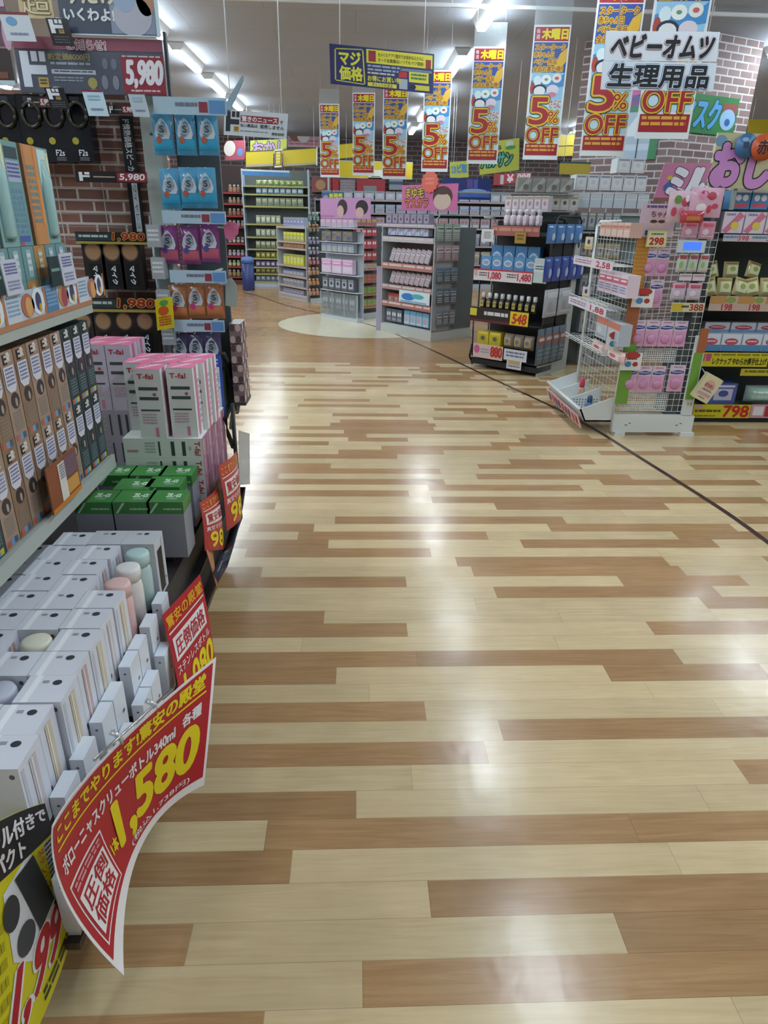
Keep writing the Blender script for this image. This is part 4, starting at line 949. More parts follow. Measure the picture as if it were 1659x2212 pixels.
# ------------------------------------------------------------------ white net rack at the corner of the diaper gondola
WF, WS = Frame(2.04, 5.1, 0), Frame(2.04, 6.1, -90)
def net_rack():
    r = thing('net_rack', 'white wire net rack with pink hanging packs and a perforated basket at the aisle corner', 'rack', WF.w(0, 0, 0))
    w = WM()
    def grid(name, x0, z0, x1, z1, s, y, rad, axis='f'):
        m = MB(); k = 0
        P = (lambda a, z: (a, y, z)) if axis == 'f' else (lambda a, z: (y, a, z))
        n = int((x1 - x0) / s); q = int((z1 - z0) / s)
        for i in range(n + 1): a = x0 + (x1 - x0) * i / n; m.tube([P(a, z0), P(a, z1)], rad, w, 4, False)
        for i in range(q + 1): z = z0 + (z1 - z0) * i / q; m.tube([P(x0, z), P(x1, z)], rad, w, 4, False)
        m.build(name, r)
    grid('wire_grid', .03, .19, .56, 1.5, .048, .02, .0022)
    grid('wire_grid', .04, .2, .4, .34, .016, .012, .0036)
    grid('wire_grid', .1, .58, .4, .68, .016, .012, .0036)
    m = MB(); m.box(.545, -.015, .17, .615, .03, .78, w)
    for z in (.32, .46, .25): 
        for x in (.565, .59): m.box(x, -.0165, z, x + .008, -.015, z + .02, mat('7d8584', .5))
    m.build('upright', r)
    m = MB(); m.box(.0, -.02, .03, .64, .03, .165, w); 
    for x in (.09, .5): m.box(x, -.0215, .085, x + .018, -.02, .092, mat('4c5453', .5)); m.box(x + .03, -.0215, .1, x + .045, -.02, .107, mat('4c5453', .5))
    m.build('base_rail', r)
    m = MB(); m.box(.55, -.03, 0, .66, .1, .03, w); m.box(0.02, -.03, 0, .1, .1, .03, w); m.build('foot', r)
    # coloured paper strips on the near corner and far upright
    for x0, z0, x1, z1, c in ((-.045, 1.06, .05, 1.5, 'c68a3a'), (-.04, .72, .055, 1.06, 'a5603c'), (-.02, .26, .075, .72, '6f9e3e'), (.545, .66, .61, .84, 'a5603c'), (.53, .3, .6, .66, '6f9e3e')):
        board(WF, (x0, z0, x1, z1), -.03, .003, c, r, 'paper_strip', (lambda m, S: [m.sheet(S, 'b07830', .05, .04 + .06 * k, .95, .06 + .06 * k, .0006) for k in range(16)]) if c == 'c68a3a' else None, px=False)
    m = MB()
    for y in (0.02, 1.0): m.tube([(.0, y, .05), (.0, y, 1.53), (.02, y, 1.56), (.2, y, 1.565)], .011, w, 8)
    m.tube([(0, .02, 1.53), (0, 1.0, 1.53)], .008, w, 8); m.build('side_frame', r)
    grid('wire_grid', .02, .1, 1.0, 1.5, .07, .02, .0018, 's')
    for z in (1.26, .95, .62):
        m = MB(); 
        for k in range(7): m.tube([(-.16 + .18 * k / 6, .04, z), (-.16 + .18 * k / 6, .98, z)], .0028, w, 4)
        for k in range(9): m.tube([(-.165, .04 + .117 * k, z), (.02, .04 + .117 * k, z)], .0028, w, 4)
        m.tube([(-.165, .03, z + .03), (-.165, .99, z + .03)], .004, w, 5); m.build('wire_shelf', r)
    # bottom basket
    m = MB()
    def hx(a, b): m.hexa(a + b, w)
    L0, L1, o0, o1, zb, zt = .03, .99, -.27, .0, .1, .2
    m.box(o0 + .05, L0, zb, o1, L1, zb + .012, w); m.hexa([(o0 + .05, L0, zb), (o0 + .062, L0, zb), (o0 + .062, L1, zb), (o0 + .05, L1, zb), (o0, L0, zt), (o0 + .014, L0, zt), (o0 + .014, L1, zt), (o0, L1, zt)], w)
    for y in (L0, .36, .67, L1 - .01): m.hexa([(o0 + .05, y, zb), (o1, y, zb), (o1, y + .01, zb), (o0 + .05, y + .01, zb), (o0, y, zt), (o1, y, zt + .1), (o1, y + .01, zt + .1), (o0, y + .01, zt)], w)
    m.tube([(o0, L0, zt), (o0, L1, zt)], .012, w, 8); bk_ = m.build('basket', r)
    m = MB(); hol = mat('5b6462', .6)
    for y in (.36,):
        for i in range(9):
            for k in range(4): m.box(o0 + .05 + .024 * i, y - .0012, zb + .025 + .022 * k, o0 + .06 + .024 * i, y, zb + .035 + .022 * k, hol)
    m.build('basket_divider', bk_)
    m = MB(); m.hexa([(o0 + .03, L0, .045), (o0 + .036, L0, .045), (o0 + .036, L1, .045), (o0 + .03, L1, .045), (o0 - .012, L0, .15), (o0 - .006, L0, .15), (o0 - .006, L1, .15), (o0 - .012, L1, .15)], mat('e3b3b4', .4))
    for k in range(9): y = .08 + .1 * k; m.hexa([(o0 + .018, y, .06), (o0 + .02, y, .06), (o0 + .02, y + .05, .06), (o0 + .018, y + .05, .06), (o0 - .012, y, .13), (o0 - .01, y, .13), (o0 - .01, y + .05, .13), (o0 - .012, y + .05, .13)], mat(['c8666a', 'd98a8c', '6a74a8'][k % 3], .4))
    m.build('basket_label', bk_)
    for (z, c, draw) in ((1.225, 'e3d6de', 0), (.9, 'dcd6e0', 1)):
        S = Surf((-.172, .985, z), (0, -.95, 0), (0, 0, .06)); m = MB(); m.sheet(S, mat(c, .35), 0, 0, 1, 1, 0, .003); m.scrib(S, .05, .2, .5, .8, 2, '9a7a96', .001)
        m.text(S, '1,88' if draw else '2,58', .62, .12, .95, .88, 'b0203a', .001, .03); m.build('price_rail', r)
net_rack()
def blister(w, d, h):
    def b():
        r = MB(); S = face(w, .012, h, 'f'); r.sheet(S, mat('d9a0c2', .3), 0, 0, 1, .62, .0004); r.box(-w / 2, -.006, 0, w / 2, .006, h, mat('d9c6d8', .35)); r.scrib(S, .2, .88, .8, .95, 1, 'b06a96', .001)
        r.poly(S, [(.05, .68), (.5, .66), (.95, .7), (.95, .78), (.5, .82), (.05, .76)], '2f4488', .001); r.scrib(S, .15, .7, .85, .76, 1, 'd0d4ea', .002)
        o = r.build('blister_pack'); q = MB(); q.lathe([(w * .36, -.006), (w * .34, -.014), (w * .26, -.022), (w * .1, -.026)], mat('cc8fb6', .2, coat=.3), 16, (0, 0, h * .3), 'y'); q.build('blister', o)
        q = MB(); q.tube([(0, -.012, h - .012), (0, .03, h - .005)], .002, mat('c4c8cc', .3, .8)); q.build('peg_hook', o); return o
    return Proto(b)
bl = 'pink blister pack on the net rack, %s row up, %%s'
rowpx(WF, (1346, 790, 1436, 850), 3, blister, bl % 'first', 'blister pack', 'pink blister packs', y=-.03, d=.02, ref='orange strip side')
rowpx(WF, (1444, 788, 1478, 849), 1, blister, 'pink blister pack hanging apart beside the upright, first row from the floor, %s', 'blister pack', None, y=-.03, d=.02)
rowpx(WF, (1363, 692, 1484, 752), 4, blister, bl % 'second', 'blister pack', 'pink blister packs', y=-.03, d=.02, ref='orange strip side')
rowpx(WF, (1402, 603, 1432, 666), 1, blister, 'single pink blister pack hanging in the third row of the net rack, %s', 'blister pack', None, y=-.03, d=.02)
rowpx(WF, (1388, 536, 1446, 600), 2, blister, bl % 'fourth', 'blister pack', 'pink blister packs', y=-.03, d=.02, ref='orange strip side')
sign_on(WF, (1382, 440, 1458, 512), -.04, .004, 'd9c0cf', 'pop_card', 'pale pink handwritten pop card at the top of the net rack', 'pop card', lambda m, S: (m.text(S, 'ちゃん', .3, .6, .8, .78, '8a4a5c', .001, .03), m.sheet(S, '3a4a9a', .2, .05, .8, .2, .001), m.ell(S, .4, .42, .1, .09, 'e6c8b8', .001), m.ell(S, .62, .42, .1, .09, 'e6c8b8', .001), m.ell(S, .4, .47, .1, .05, '5a4038', .002), m.ell(S, .62, .47, .1, .05, '5a4038', .002), m.scrib(S, .15, .82, .85, .95, 1, '6a5a8a', .001)))
sign_on(WF, (1397, 497, 1441, 534), -.055, .003, 'cfd08a', 'price_card', 'yellow-green price card with red 298 on the net rack', 'price card', lambda m, S: (m.sheet(S, 'e9e2c0', .06, .08, .94, .92, .0008), m.text(S, '298', .15, .15, .85, .55, 'c0341f', .0015, .06), m.scrib(S, .2, .65, .8, .82, 1, '5a8a3a', .0015)))
for i, (q, lab) in enumerate((((1366, 624, 1412, 664), 'white animal-shaped shelf tag beside the single pink blister pack'), ((1342, 762, 1386, 800), 'white animal-shaped shelf tag above the lowest pink blister packs'), ((1310, 718, 1348, 756), 'white shelf tag leaning at the wire shelf edge of the net rack'))):
    sign_on(WF, q, -.07, .004, 'e6e6e2', 'shelf_tag', lab, 'shelf tag', lambda m, S: (m.ell(S, .5, .85, .4, .2, 'b03a34', .001, 12), m.ell(S, .35, .35, .17, .17, '4a86b4', .001, 10), m.ell(S, .7, .35, .14, .14, 'a83a38', .001, 10), m.scrib(S, .25, .55, .75, .68, 1, '4a4a52', .001)))
sa = 'red and white box on the net rack, %s tier, %%s'
rowpx(WS, (1296, 478, 1362, 512), 5, boxp('snack_box', 'band', 'd0a89a', 'c08a70', 'a8584a', 'd8cfc8'), sa % 'top', 'box', 'boxes on the net rack shelves', y=-.12, d=.09, ref='far post', rise=.0)
rowpx(WS, (1292, 588, 1356, 640), 4, boxp('snack_box', 'band', 'd9c4d0', 'b8445c', 'eadfe6', '6a74b0'), sa % 'middle', 'box', 'boxes on the net rack shelves', y=-.12, d=.09, ref='far post')
rowpx(WS, (1285, 690, 1340, 742), 2, boxp('snack_box', 'top', 'a9b4c0', 'b8624a', 'c9ccd4', '8a94a6'), 'grey-blue panel box on the lowest wire shelf of the net rack, %s', 'box', 'boxes on the net rack shelves', y=-.12, d=.09, ref='far post')
rowpx(WS, (1270, 748, 1345, 775), 2, bagp('gift_bag', 'label', 'd3a8a8', 'e3d5d4', 'c04a4a', 'e0d0a8'), 'pink bag slung below the lowest wire shelf of the net rack, %s', 'bag', 'pink bags on the net rack', y=-.1, d=.06, ref='far post')
for i, (x, y, h, c, c2, nm) in enumerate(((1.93, 5.62, .22, 'b89a88', 'c03a56', 'red-topped'), (1.9, 5.3, .15, '4a6a9a', '3a4a6a', 'blue'))):
    m = MB(); m.lathe([(.03, 0), (.032, .01), (.03, h * .6), (.02, h * .7)], mat(c, .3), 12); o = m.build('spray_bottle', None, (x, y, .112)); q = MB(); q.lathe([(.021, h * .7), (.024, h * .75), (.02, h), (.01, h + .01)], mat(c2, .3), 12); q.build('cap', o); tag(o, '%s spray bottle standing in the white basket of the net rack' % nm, 'bottle')
def charm(u, v, X, c, lab):
    p = at_x(u, v, X); m = MB(); S = Surf(p + Vector((0, .05, -.05)), (.03, -.1, 0), (0, .0, .1)); m.sheet(S, mat(c, .35), 0, 0, 1, 1, 0, .008); m.ell(S, .5, .6, .2, .2, '3a3a40', .001, 10); m.sheet(S, 'c0a05a', .1, 0, .9, .25, .001)
    o = m.build('shelf_charm'); tag(o, lab, 'tag'); q = MB(); q.tube([p + Vector((0, 0, .05)), p + Vector((.03, 0, .08))], .004, mat('2a2a2e', .4)); q.build('clip', o)
charm(1268, 525, 1.98, 'c9bfae', 'cream tag clipped to the far post of the net rack near the top'); charm(1262, 632, 1.99, 'cfc6c6', 'pinkish tag clipped to the far post of the net rack at mid height')
# the hanging side strip between the net rack and the gondola
HS = Frame(2.3, 5.02, 0)
def side_strip():
    r = thing('strip_hanger', 'narrow dark strip hanger carrying small packs between the net rack and the gondola', 'strip hanger', HS.w(0, 0, 0))
    m = MB(); m.box(.14, .055, .75, .2, .068, 1.6, mat('2b3034', .5)); m.build('strip', r)
    m = MB(); m.tube([(.2, .068, 1.5), (.2, .1, 1.51)], .004, mat('c9ccd0', .3)); m.build('hook', r)
side_strip()
def two_tone(a, b, c): return bagp('small_pack', 'top', a, b, c, 'e0d6de', .15)
rowpx(HS, (1474, 478, 1548, 520), 2, two_tone('cf8aa6', 'c8465a', 'e6c4d2'), 'pink glossy pack at eye level on the strip hanger, %s', 'pack', 'packs on the strip hanger', d=.04, ref='net rack')
rowpx(HS, (1463, 548, 1534, 592), 3, two_tone('b9c2b4', '8a3038', '7aa860'), 'green and white small pack on the strip hanger, %s', 'pack', 'packs on the strip hanger', d=.04, ref='net rack')
rowpx(HS, (1450, 612, 1518, 652), 2, two_tone('b9aac0', 'b03040', 'd2c6d0'), 'red-topped lilac pack on the strip hanger, %s', 'pack', 'packs on the strip hanger', d=.04, ref='net rack')
rowpx(HS, (1466, 594, 1524, 610), 2, boxp('price_label', 'band', 'c9bcc2', 'b8a0a8', 'b03a48', 'd8d0d4'), 'small price label on the strip hanger under the green packs, %s', 'price label', 'price labels on the strip hanger', d=.004, ref='net rack')
sign_on(HS, (1450, 654, 1522, 674), -.01, .003, 'cfc8a0', 'price_label', 'cream price label at the foot of the strip hanger', 'price label', lambda m, S: (m.sheet(S, 'c9b23a', .02, .1, .35, .9, .001), m.text(S, '388', .55, .15, .95, .85, '9a2438', .001, .03), m.scrib(S, .3, .3, .52, .7, 1, '2a2a30', .0014)))
sign_on(HS, (1464, 519, 1524, 546), -.05, .012, 'c3cfd8', 'shelf_screen', 'white electronic price tag with a lit blue screen on the strip hanger', 'price tag', lambda m, S: m.sheet(S, mat('3f6fd8', .3, emit=.9), .2, .2, .85, .85, .001))
def gift_bags():
    rnd = random.Random(5)
    for k, (u0, v0, u1, v1, c, lab) in enumerate(((1442, 412, 1500, 480, 'd9bcca', 'white and pink gift bag with green sticker hung at the top of the net rack'), (1490, 405, 1560, 470, 'd3a9bd', 'pink and white gift bag hung at the top of the strip hanger'), (1470, 455, 1520, 482, 'b0404e', 'small red label bag below the hung gift bags'))):
        x0, z0, x1, z1 = rectc(HS, u0, v0, u1, v1, -.06 - .03 * k); m = MB(); S = pouch_mesh(m, x1 - x0, z1 - z0, .05, c, .15)
        if k < 2:
            for j in range(6): cu, cv = rnd.uniform(.2, .8), rnd.uniform(.2, .8); m.ell(S, cu, cv, rnd.uniform(.08, .16), rnd.uniform(.08, .16), ['c8465c', 'eadfe6', '8a4a60', 'd98aa6'][j % 4], .001 + .0004 * j, 9)
            m.ell(S, .3 if k == 0 else .6, .72, .14, .14, ['5f8a3a', 'b03a48'][k], .004, 10)
        else: m.sheet(S, 'c07a3a', .2, .2, .8, .55, .001)
        o = m.build('gift_bag', None, HS.w((x0 + x1) / 2, -.06 - .03 * k, z0), 0); tag(o, lab, 'bag')
        q = MB(); q.tube([(0, 0, z1 - z0), (0, .1, z1 - z0 + .02)], .003, mat('c9ccd0', .3)); q.build('hang_hook', o)
gift_bags()
def tilted_box():
    w, d, h = .13, .07, .2
    m = MB(); m.box(-w / 2, -d / 2, 0, w / 2, d / 2, h, mat('d3cba2', .45)); S = face(w, d, h, 'f'); m.ell(S, .5, .62, .3, .22, 'cfa89a', .001); m.text(S, 'おためし', .22, .56, .78, .7, '9a3a3a', .002, .03); m.scrib(S, .2, .36, .8, .46, 1, '7a8a9a', .001); m.sheet(S, 'c99aa0', .1, .2, .9, .32, .001); m.scrib(S, .3, .08, .7, .14, 1, '4a4436', .001)
    o = m.build('tilted_box'); p = at_y(1508, 862, 5.0); o.location = p; o.rotation_euler = (0, math.radians(25), math.radians(-12)); tag(o, 'cream pop box hanging tilted between the net rack and the bottom shelf', 'pop box'); q = MB(); q.tube([(-.05, .03, h - .02), (-.08, .1, h)], .004, mat('c9ccd0', .3)); q.build('arm', o)
tilted_box()

# ------------------------------------------------------------------ diaper and tissue gondola facing the aisle
RG = Frame(2.76, 5.5, 0)
def gondola():
    r = thing('gondola', 'dark shelved gondola of baby wipes and tissue packs beyond the net rack', 'gondola', RG.w(0, 0, 0))
    dk, gm = mat('3f4746', .5), mat('8f9a98', .4)
    m = MB(); m.box(0, .42, 0, 2.6, .46, 1.75, dk); m.build('back_panel', r)
    m = MB(); m.box(.08, -.0, .0, 2.6, .42, .06, mat('1f2424', .6)); m.box(.04, -.02, .06, 2.6, .42, .085, gm); m.build('base', r)
    m = MB(); m.box(-.02, .0, .0, .02, .46, 1.75, mat('2f3536', .5)); m.build('end_panel', r)
    for v0, v1, c, u0, draw in ((507, 522, 'c3b6c0', 1562, 0), (640, 672, 'c0a89a', 1532, 1)):
        x0, z0, x1, z1 = rectc(RG, u0, v0, 1659, v1, -.005); m = MB(); m.box(.02, 0, z0, 2.6, .42, z0 + .02, dk); sh_ = m.build('shelf', r)
        S = Surf((x0, -.008, z0), (1.9, 0, 0), (0, 0, z1 - z0)); m = MB(); m.sheet(S, mat(c, .3), 0, 0, 1, 1, 0, .004)
        for k in range(8):
            if draw: m.sheet(S, 'b88a50', .12 * k, .5, .12 * k + .07, 1, .001); m.text(S, '198', .12 * k + .055, .06, .12 * k + .1, .46, 'b03038', .001, .04); m.ell(S, .12 * k + .09, .75, .02, .2, '8a9a4a', .002)
            else: m.scrib(S, .12 * k, .2, .12 * k + .06, .8, 1, '5a8aa0', .001); m.text(S, '398', .12 * k + .06, .15, .12 * k + .105, .85, 'b03a4a', .001, .02)
        m.build('price_rail', sh_)
    x0, z0, x1, z1 = rectc(RG, 1512, 762, 1659, 793, -.005); m = MB(); m.box(.02, 0, z0, 2.6, .42, z0 + .02, dk); m.build('shelf', r)
    def yl(m, S): m.scrib(S, .2, .68, .98, .92, 1, '8a7a20', .001); m.text(S, 'レクナップ やわらか厚手仕上げ', .2, .14, .985, .62, '2c2a18', .001, .03); m.text(S, '日替', .02, .4, .17, .92, 'b84a78', .001, .05)
    board(RG, (1510, 762, 1659, 792), -.012, .004, 'c9bc22', r, 'price_rail', yl)
    board(RG, (1600, 797, 1680, 812), -.02, .004, 'b9ae2a', r, 'price_rail', lambda m, S: m.scrib(S, .1, .2, .9, .8, 1, '6a6418', .001))
    board(RG, (1497, 874, 1620, 903), -.03, .004, 'c9bc22', r, 'price_rail', lambda m, S: (m.text(S, '798', .53, .1, .97, .92, 'b8241f', .001, .05), m.scrib(S, .03, .3, .48, .62, 1, '5a5418', .001), m.scrib(S, .03, .05, .4, .2, 1, '6a6418', .001), m.sheet(S, 'c89ab0', .02, .72, .15, .95, .001)))
    board(RG, (1621, 874, 1690, 903), -.03, .004, 'c0929c', r, 'price_rail', lambda m, S: (m.sheet(S, 'e0d6d8', .08, .2, .4, .85, .001), m.sheet(S, 'a8283a', .45, .1, .98, .9, .001)))
gondola()
gp = 'on the dark gondola, %s shelf, %%s'
rowpx(RG, (1560, 458, 1700, 508), 3, boxp('wipes_pack', 'diag', 'cbb9c6', 'b85a76', 'c9b43a', '6a6a9a'), 'pale pink wipes pack ' + gp % 'top', 'wipes pack', 'wipes packs on the top shelf', y=.01, d=.2, ref='net rack')
rowpx(RG, (1582, 412, 1702, 456), 3, boxp('wipes_pack', 'dots', '3a6a94', 'c9b8c6', 'b83a4c', 'd4c6d0'), 'blue wipes pack stacked ' + gp % 'top', 'wipes pack', 'wipes packs on the top shelf', y=.12, d=.2, ref='net rack')
for t, (v0, v1, us) in enumerate(((600, 640, (1535, 1566, 1597, 1628, 1659)), (566, 602, (1548, 1590, 1635)))):
    pr = None
    for k, u in enumerate(us):
        a = rectc(RG, u - 15, v0, u + 18, v1, .05); 
        if pr is None: pr = bagp('snack_bag', 'label', 'b3a86c', 'c9cc9a', '8a9448', '9a6a30')(a[2] - a[0], .06, a[3] - a[1])
        pr.put(RG.w((a[0] + a[2]) / 2, .06 + .07 * t, a[1]), .12 * ((k % 3) - 1), 'yellow-green clear bag on the dark gondola, %s tier, %s from left' % (ORD[t], ORD[k]), 'bag', 'yellow-green bags on the middle shelf', (-.2, .25 * ((k % 3) - 1)))
rowpx(RG, (1512, 722, 1690, 762), 4, boxp('tissue_pack', 'tissue', 'c4cfdc', 'a83a4a', 'dcd8e0', '3f74a8'), 'white and blue tissue pack ' + gp % 'lower', 'tissue pack', 'tissue packs on the lower shelf', y=.02, d=.1, ref='net rack')
rowpx(RG, (1520, 698, 1690, 724), 3, boxp('tissue_pack', 'tissue', 'c9c6d2', 'a83a4c', 'd6d0d8', '6a94b8'), 'pale tissue pack stacked at the rear ' + gp % 'lower', 'tissue pack', 'tissue packs on the lower shelf', y=.13, d=.1, ref='net rack')
rowpx(RG, (1532, 828, 1592, 876), 1, boxp('paper_pack', 'label', '3c4a8a', 'b4aec8', '2f3c74', 'c8c4d8'), 'dark blue paper pack standing on the bottom deck of the gondola, %s', 'paper pack', None, y=.03, d=.2)
rowpx(RG, (1618, 838, 1690, 876), 1, bagp('paper_pack', 'band', 'a6c4b4', '8fb49a', 'd6e4da', 'c4d8cc'), 'pale green paper pack lying on the bottom deck of the gondola, %s', 'paper pack', None, y=.03, d=.2)
# pop boards over the gondola
def pops():
    o = sign_on(RG, (1540, 288, 1700, 408), .02, .02, 'b9b48e', 'pop_board', 'cream pop board with pink bubble letters over the gondola', 'pop board', lambda m, S: (m.ltext(S, 'おしり', .03, .05, 1.15, .78, [('15141a', .11), ('c286c2', .075)], .003, .05), m.ell(S, .08, .2, .07, .1, '7a9aa8', .001), m.ell(S, .06, .86, .08, .1, '6a94b0', .001)), px=True)
    q = MB(); q.box(.1, .041, 1.66, .13, .06, 1.85, mat('8f9a98', .4)); q.box(.7, .041, 1.66, .73, .06, 1.85, mat('8f9a98', .4)); q.build('leg', o)
    for (u, v, ru, c, t, lab, y) in ((1613, 315, 24, '3f6a96', '', 'round blue cut-out on the cream pop board', -.02), (1650, 318, 26, 'c0542e', '赤', 'round orange cut-out with a black character on the cream pop board', -.03)):
        a = RG.px(u, v, y); rr = RG.px(u + ru, v, y)[0] - a[0]; m = MB(); m.lathe([(rr, 0), (rr, .012)], mat(c, .35), 24, (0, 0, 0), 'y'); S = Surf((-rr, -.0, -rr), (2 * rr, 0, 0), (0, 0, 2 * rr))
        if t: m.text(S, t, .25, .25, .75, .75, '1c1418', .001, .03)
        else: m.sheet(S, '2a3a50', .35, .4, .6, .65, .001); m.ell(S, .4, .75, .15, .08, '8ab0cc', .001)
        o = m.build('round_cutout', None, RG.w(a[0], y, a[1])); tag(o, lab, 'cut-out')
        q = MB(); q.box(-.005, .012, -.03, .005, .05, .0, mat('8f9a98', .4)); q.build('tab', o)
    p = [at_y(*q, 5.3) for q in ((1410, 435), (1512, 435), (1540, 328), (1436, 352))]
    S = Surf(p[0], p[1] - p[0], p[3] - p[0]); m = MB(); m.sheet(S, mat('c07a9c', .35), 0, 0, 1, 1, 0, .008); m.ltext(S, 'ミル', .25, .12, .95, .85, [('3a3440', .1), ('dfe0ea', .075)], .002, .1); m.poly(S, [(.12, .4), (.22, .55), (.32, .42), (.26, .3), (.15, .28)], '3f68a8', .002); m.ell(S, .2, .62, .06, .06, 'c9b43a', .003, 8); m.sheet(S, '8a5a4a', 0, 0, .4, .1, .001)
    o = m.build('pop_board'); tag(o, 'tilted pink pop board with fat white letters beside the brick pillar', 'pop board'); q = MB(); c = S(.6, 0, -.012); q.tube([c, c + Vector((0, .02, -.2))], .008, mat('8f9a98', .4)); q.build('leg', o)
pops()

# ------------------------------------------------------------------ black end rack of detergent and drinks
K = Frame(1.345, 7.796, -43.4)
KR = Frame(1.969, 7.206, 46.6)
KW, KD = .859, .65
def black_rack():
    r = thing('end_rack', 'black end rack with sloped shelves of blue packs and small bottles', 'rack', K.w(0, 0, 0), K.a)
    bk = mat('17191c', .45)
    m = MB(); m.box(.02, .3, .08, KW - .01, .33, 1.55, bk); m.build('back_panel', r)
    for x in (0, KW - .02): m = MB(); m.tube([(x, .3, .05), (x + .0, .3, 1.5), (x, .25, 1.57), (x, .06, 1.58)], .012, bk if x else mat('b9bfc0', .35), 8); m.tube([(x, .0, .12), (x, -.02, .5), (x, .06, .55), (x, .05, 1.2)], .008, bk, 6); m.build('side_frame', r)
    for (q, c, draw) in (((1062, 488, 1166, 510), 'a2605c', 0), ((1023, 583, 1150, 609), 'd3ccd0', 1), ((1015, 668, 1142, 700), '2a2024', 2), ((1022, 745, 1086, 775), 'd0b4ae', 3)):
        x0, z0, x1, z1 = rectc(K, *q, -.03); m = MB(); m.hexa([(.01, -.02, z0 + .005), (KW - .02, -.02, z0 + .005), (KW - .02, .3, z0 + .03), (.01, .3, z0 + .03), (.01, -.02, z0 + .02), (KW - .02, -.02, z0 + .02), (KW - .02, .3, z0 + .045), (.01, .3, z0 + .045)], bk); sh_ = m.build('shelf', r)
        S = Surf((x0, -.03, z0), (x1 - x0, 0, 0), (0, 0, z1 - z0)); m = MB(); m.sheet(S, mat(c, .3), 0, 0, 1, 1, 0, .004)
        if draw == 0: m.scrib(S, .02, .2, .98, .8, 1, 'c08a72', .001)
        elif draw == 1: m.sheet(S, 'b03038', 0, .86, 1, 1, .001); m.text(S, '1,080', .26, .1, .48, .75, 'b0243a', .001, .04); m.text(S, '1,480', .76, .1, .98, .75, 'b0243a', .001, .04); m.scrib(S, .1, .3, .24, .7, 2, '5a4a52', .001); m.scrib(S, .58, .3, .74, .7, 2, '5a4a52', .001); m.ell(S, .04, .6, .03, .3, 'c0a0a8', .001)
        elif draw == 2: m.sheet(S, 'c9c03a', 0, .4, .12, .9, .001); m.scrib(S, .25, .3, .66, .75, 1, 'c9cdd0', .001); m.sheet(S, '5a1c26', 0, 0, 1, .18, .001); m.sheet(S, 'd9bc1c', .7, .05, 1, .95, .0015); m.text(S, '548', .74, .15, .97, .8, 'b3301f', .0025, .05, .1)
        else: m.text(S, '880', .6, .2, .97, .9, 'b0301f', .001, .06); m.ell(S, .12, .6, .1, .3, 'c05a8a', .001); m.scrib(S, .25, .3, .55, .7, 2, '8a9ab0', .001)
        m.build('price_rail', sh_)
    m = MB(); m.box(.0, -.02, .04, KW, .3, .1, bk); m.tube([(0, -.02, .25), (.0, -.05, .12), (0, .02, .02)], .012, bk, 6); m.build('lower_tray', r)
    m = MB(); m.box(KW - .02, 0, .0, KW + .0, KD, .12, mat('a9aeac', .4)); m.box(0.02, .28, 0, KW - .02, .34, .05, mat('3a3d3c', .5)); m.build('base', r)
    m = MB(); m.box(KW - .045, .06, .12, KW - .02, KD, 1.52, mat('26292b', .5)); m.build('side_panel', r)
    m = MB(); m.tube([(KW, .06, 1.3), (KW, .06, 1.56), (KW, .1, 1.6), (KW, .55, 1.6), (KW, .6, 1.56), (KW, .6, 1.3)], .01, bk, 6); m.build('top_hoop', r)
    m = MB(); m.box(KW - .02, KD - .12, .12, KW, KD, 1.45, mat('b5bab8', .4)); m.build('grey_upright', r)
black_rack()
kb = 'on the black rack, %s, %%s'
rowpx(K, (1060, 530, 1166, 588), 4, boxp('softener_pack', 'oval', '3f78b0', 'c6d0de', '6a94c4', 'a84a62'), 'blue softener pack, rear row, ' + kb % 'upper shelf', 'softener pack', 'blue softener packs', y=.14, d=.08, ref='grey frame')
rowpx(K, (1038, 556, 1160, 586), 5, boxp('softener_pack', 'oval', '4a80b4', 'c9d2dc', '7a9cc4', 'b06a50'), 'small blue softener pack, front row, ' + kb % 'upper shelf', 'softener pack', 'blue softener packs', y=.03, d=.08, ref='grey frame')
rowpx(K, (1034, 636, 1160, 675), 9, jarp('small_bottle', '1c1a16', 'd6d8dc', 'b09a48'), 'small black bottle with white cap ' + kb % 'middle shelf', 'bottle', 'small black bottles', y=.05, d=.07, ref='grey frame')
rowpx(K, (1030, 716, 1082, 750), 2, boxp('yellow_pack', 'label', 'c4ac22', 'b09a20', '4a4a40', 'd6c85a'), 'yellow pack ' + kb % 'bottom tray', 'pack', 'packs in the bottom tray', y=.04, d=.1, ref='grey frame')
rowpx(K, (1084, 724, 1150, 758), 3, bagp('mixed_pack', 'label', '8a7a6a', 'a8925a', '6a5a78', '9a9098'), 'mixed brown pack ' + kb % 'bottom tray', 'pack', 'packs in the bottom tray', y=.04, d=.1, ref='yellow packs')
rowpx(K, (1085, 452, 1168, 490), 6, jarp('lotion_bottle', 'c9b9c4', 'cfc4cc', 'dccdd6'), 'pale pink pump bottle, front row, ' + kb % 'top shelf', 'bottle', 'pale pink bottles on the top', y=.02, d=.08, ref='grey frame')
rowpx(K, (1090, 425, 1185, 462), 6, boxp('refill_pack', 'label', 'bdb0b8', 'd4c8ce', 'b07a90', '8a8a52'), 'pale refill pack, second row, ' + kb % 'top shelf', 'refill pack', 'pale refill packs on the top', y=.16, d=.08, ref='grey frame', rise=.02)
sign_on(K, (1040, 495, 1066, 522), -.05, .004, 'd3d6d6', 'notice_card', 'white notice card at the grey frame of the black end rack', 'notice', lambda m, S: m.scrib(S, .2, .2, .8, .8, 4, '7a7c84', .001))
sign_on(K, (1112, 502, 1136, 526), -.05, .003, 'a8863a', 'amber_tag', 'amber price tag under the red price rail of the black end rack', 'price tag', lambda m, S: m.scrib(S, .2, .2, .8, .8, 2, '6a5420', .001))
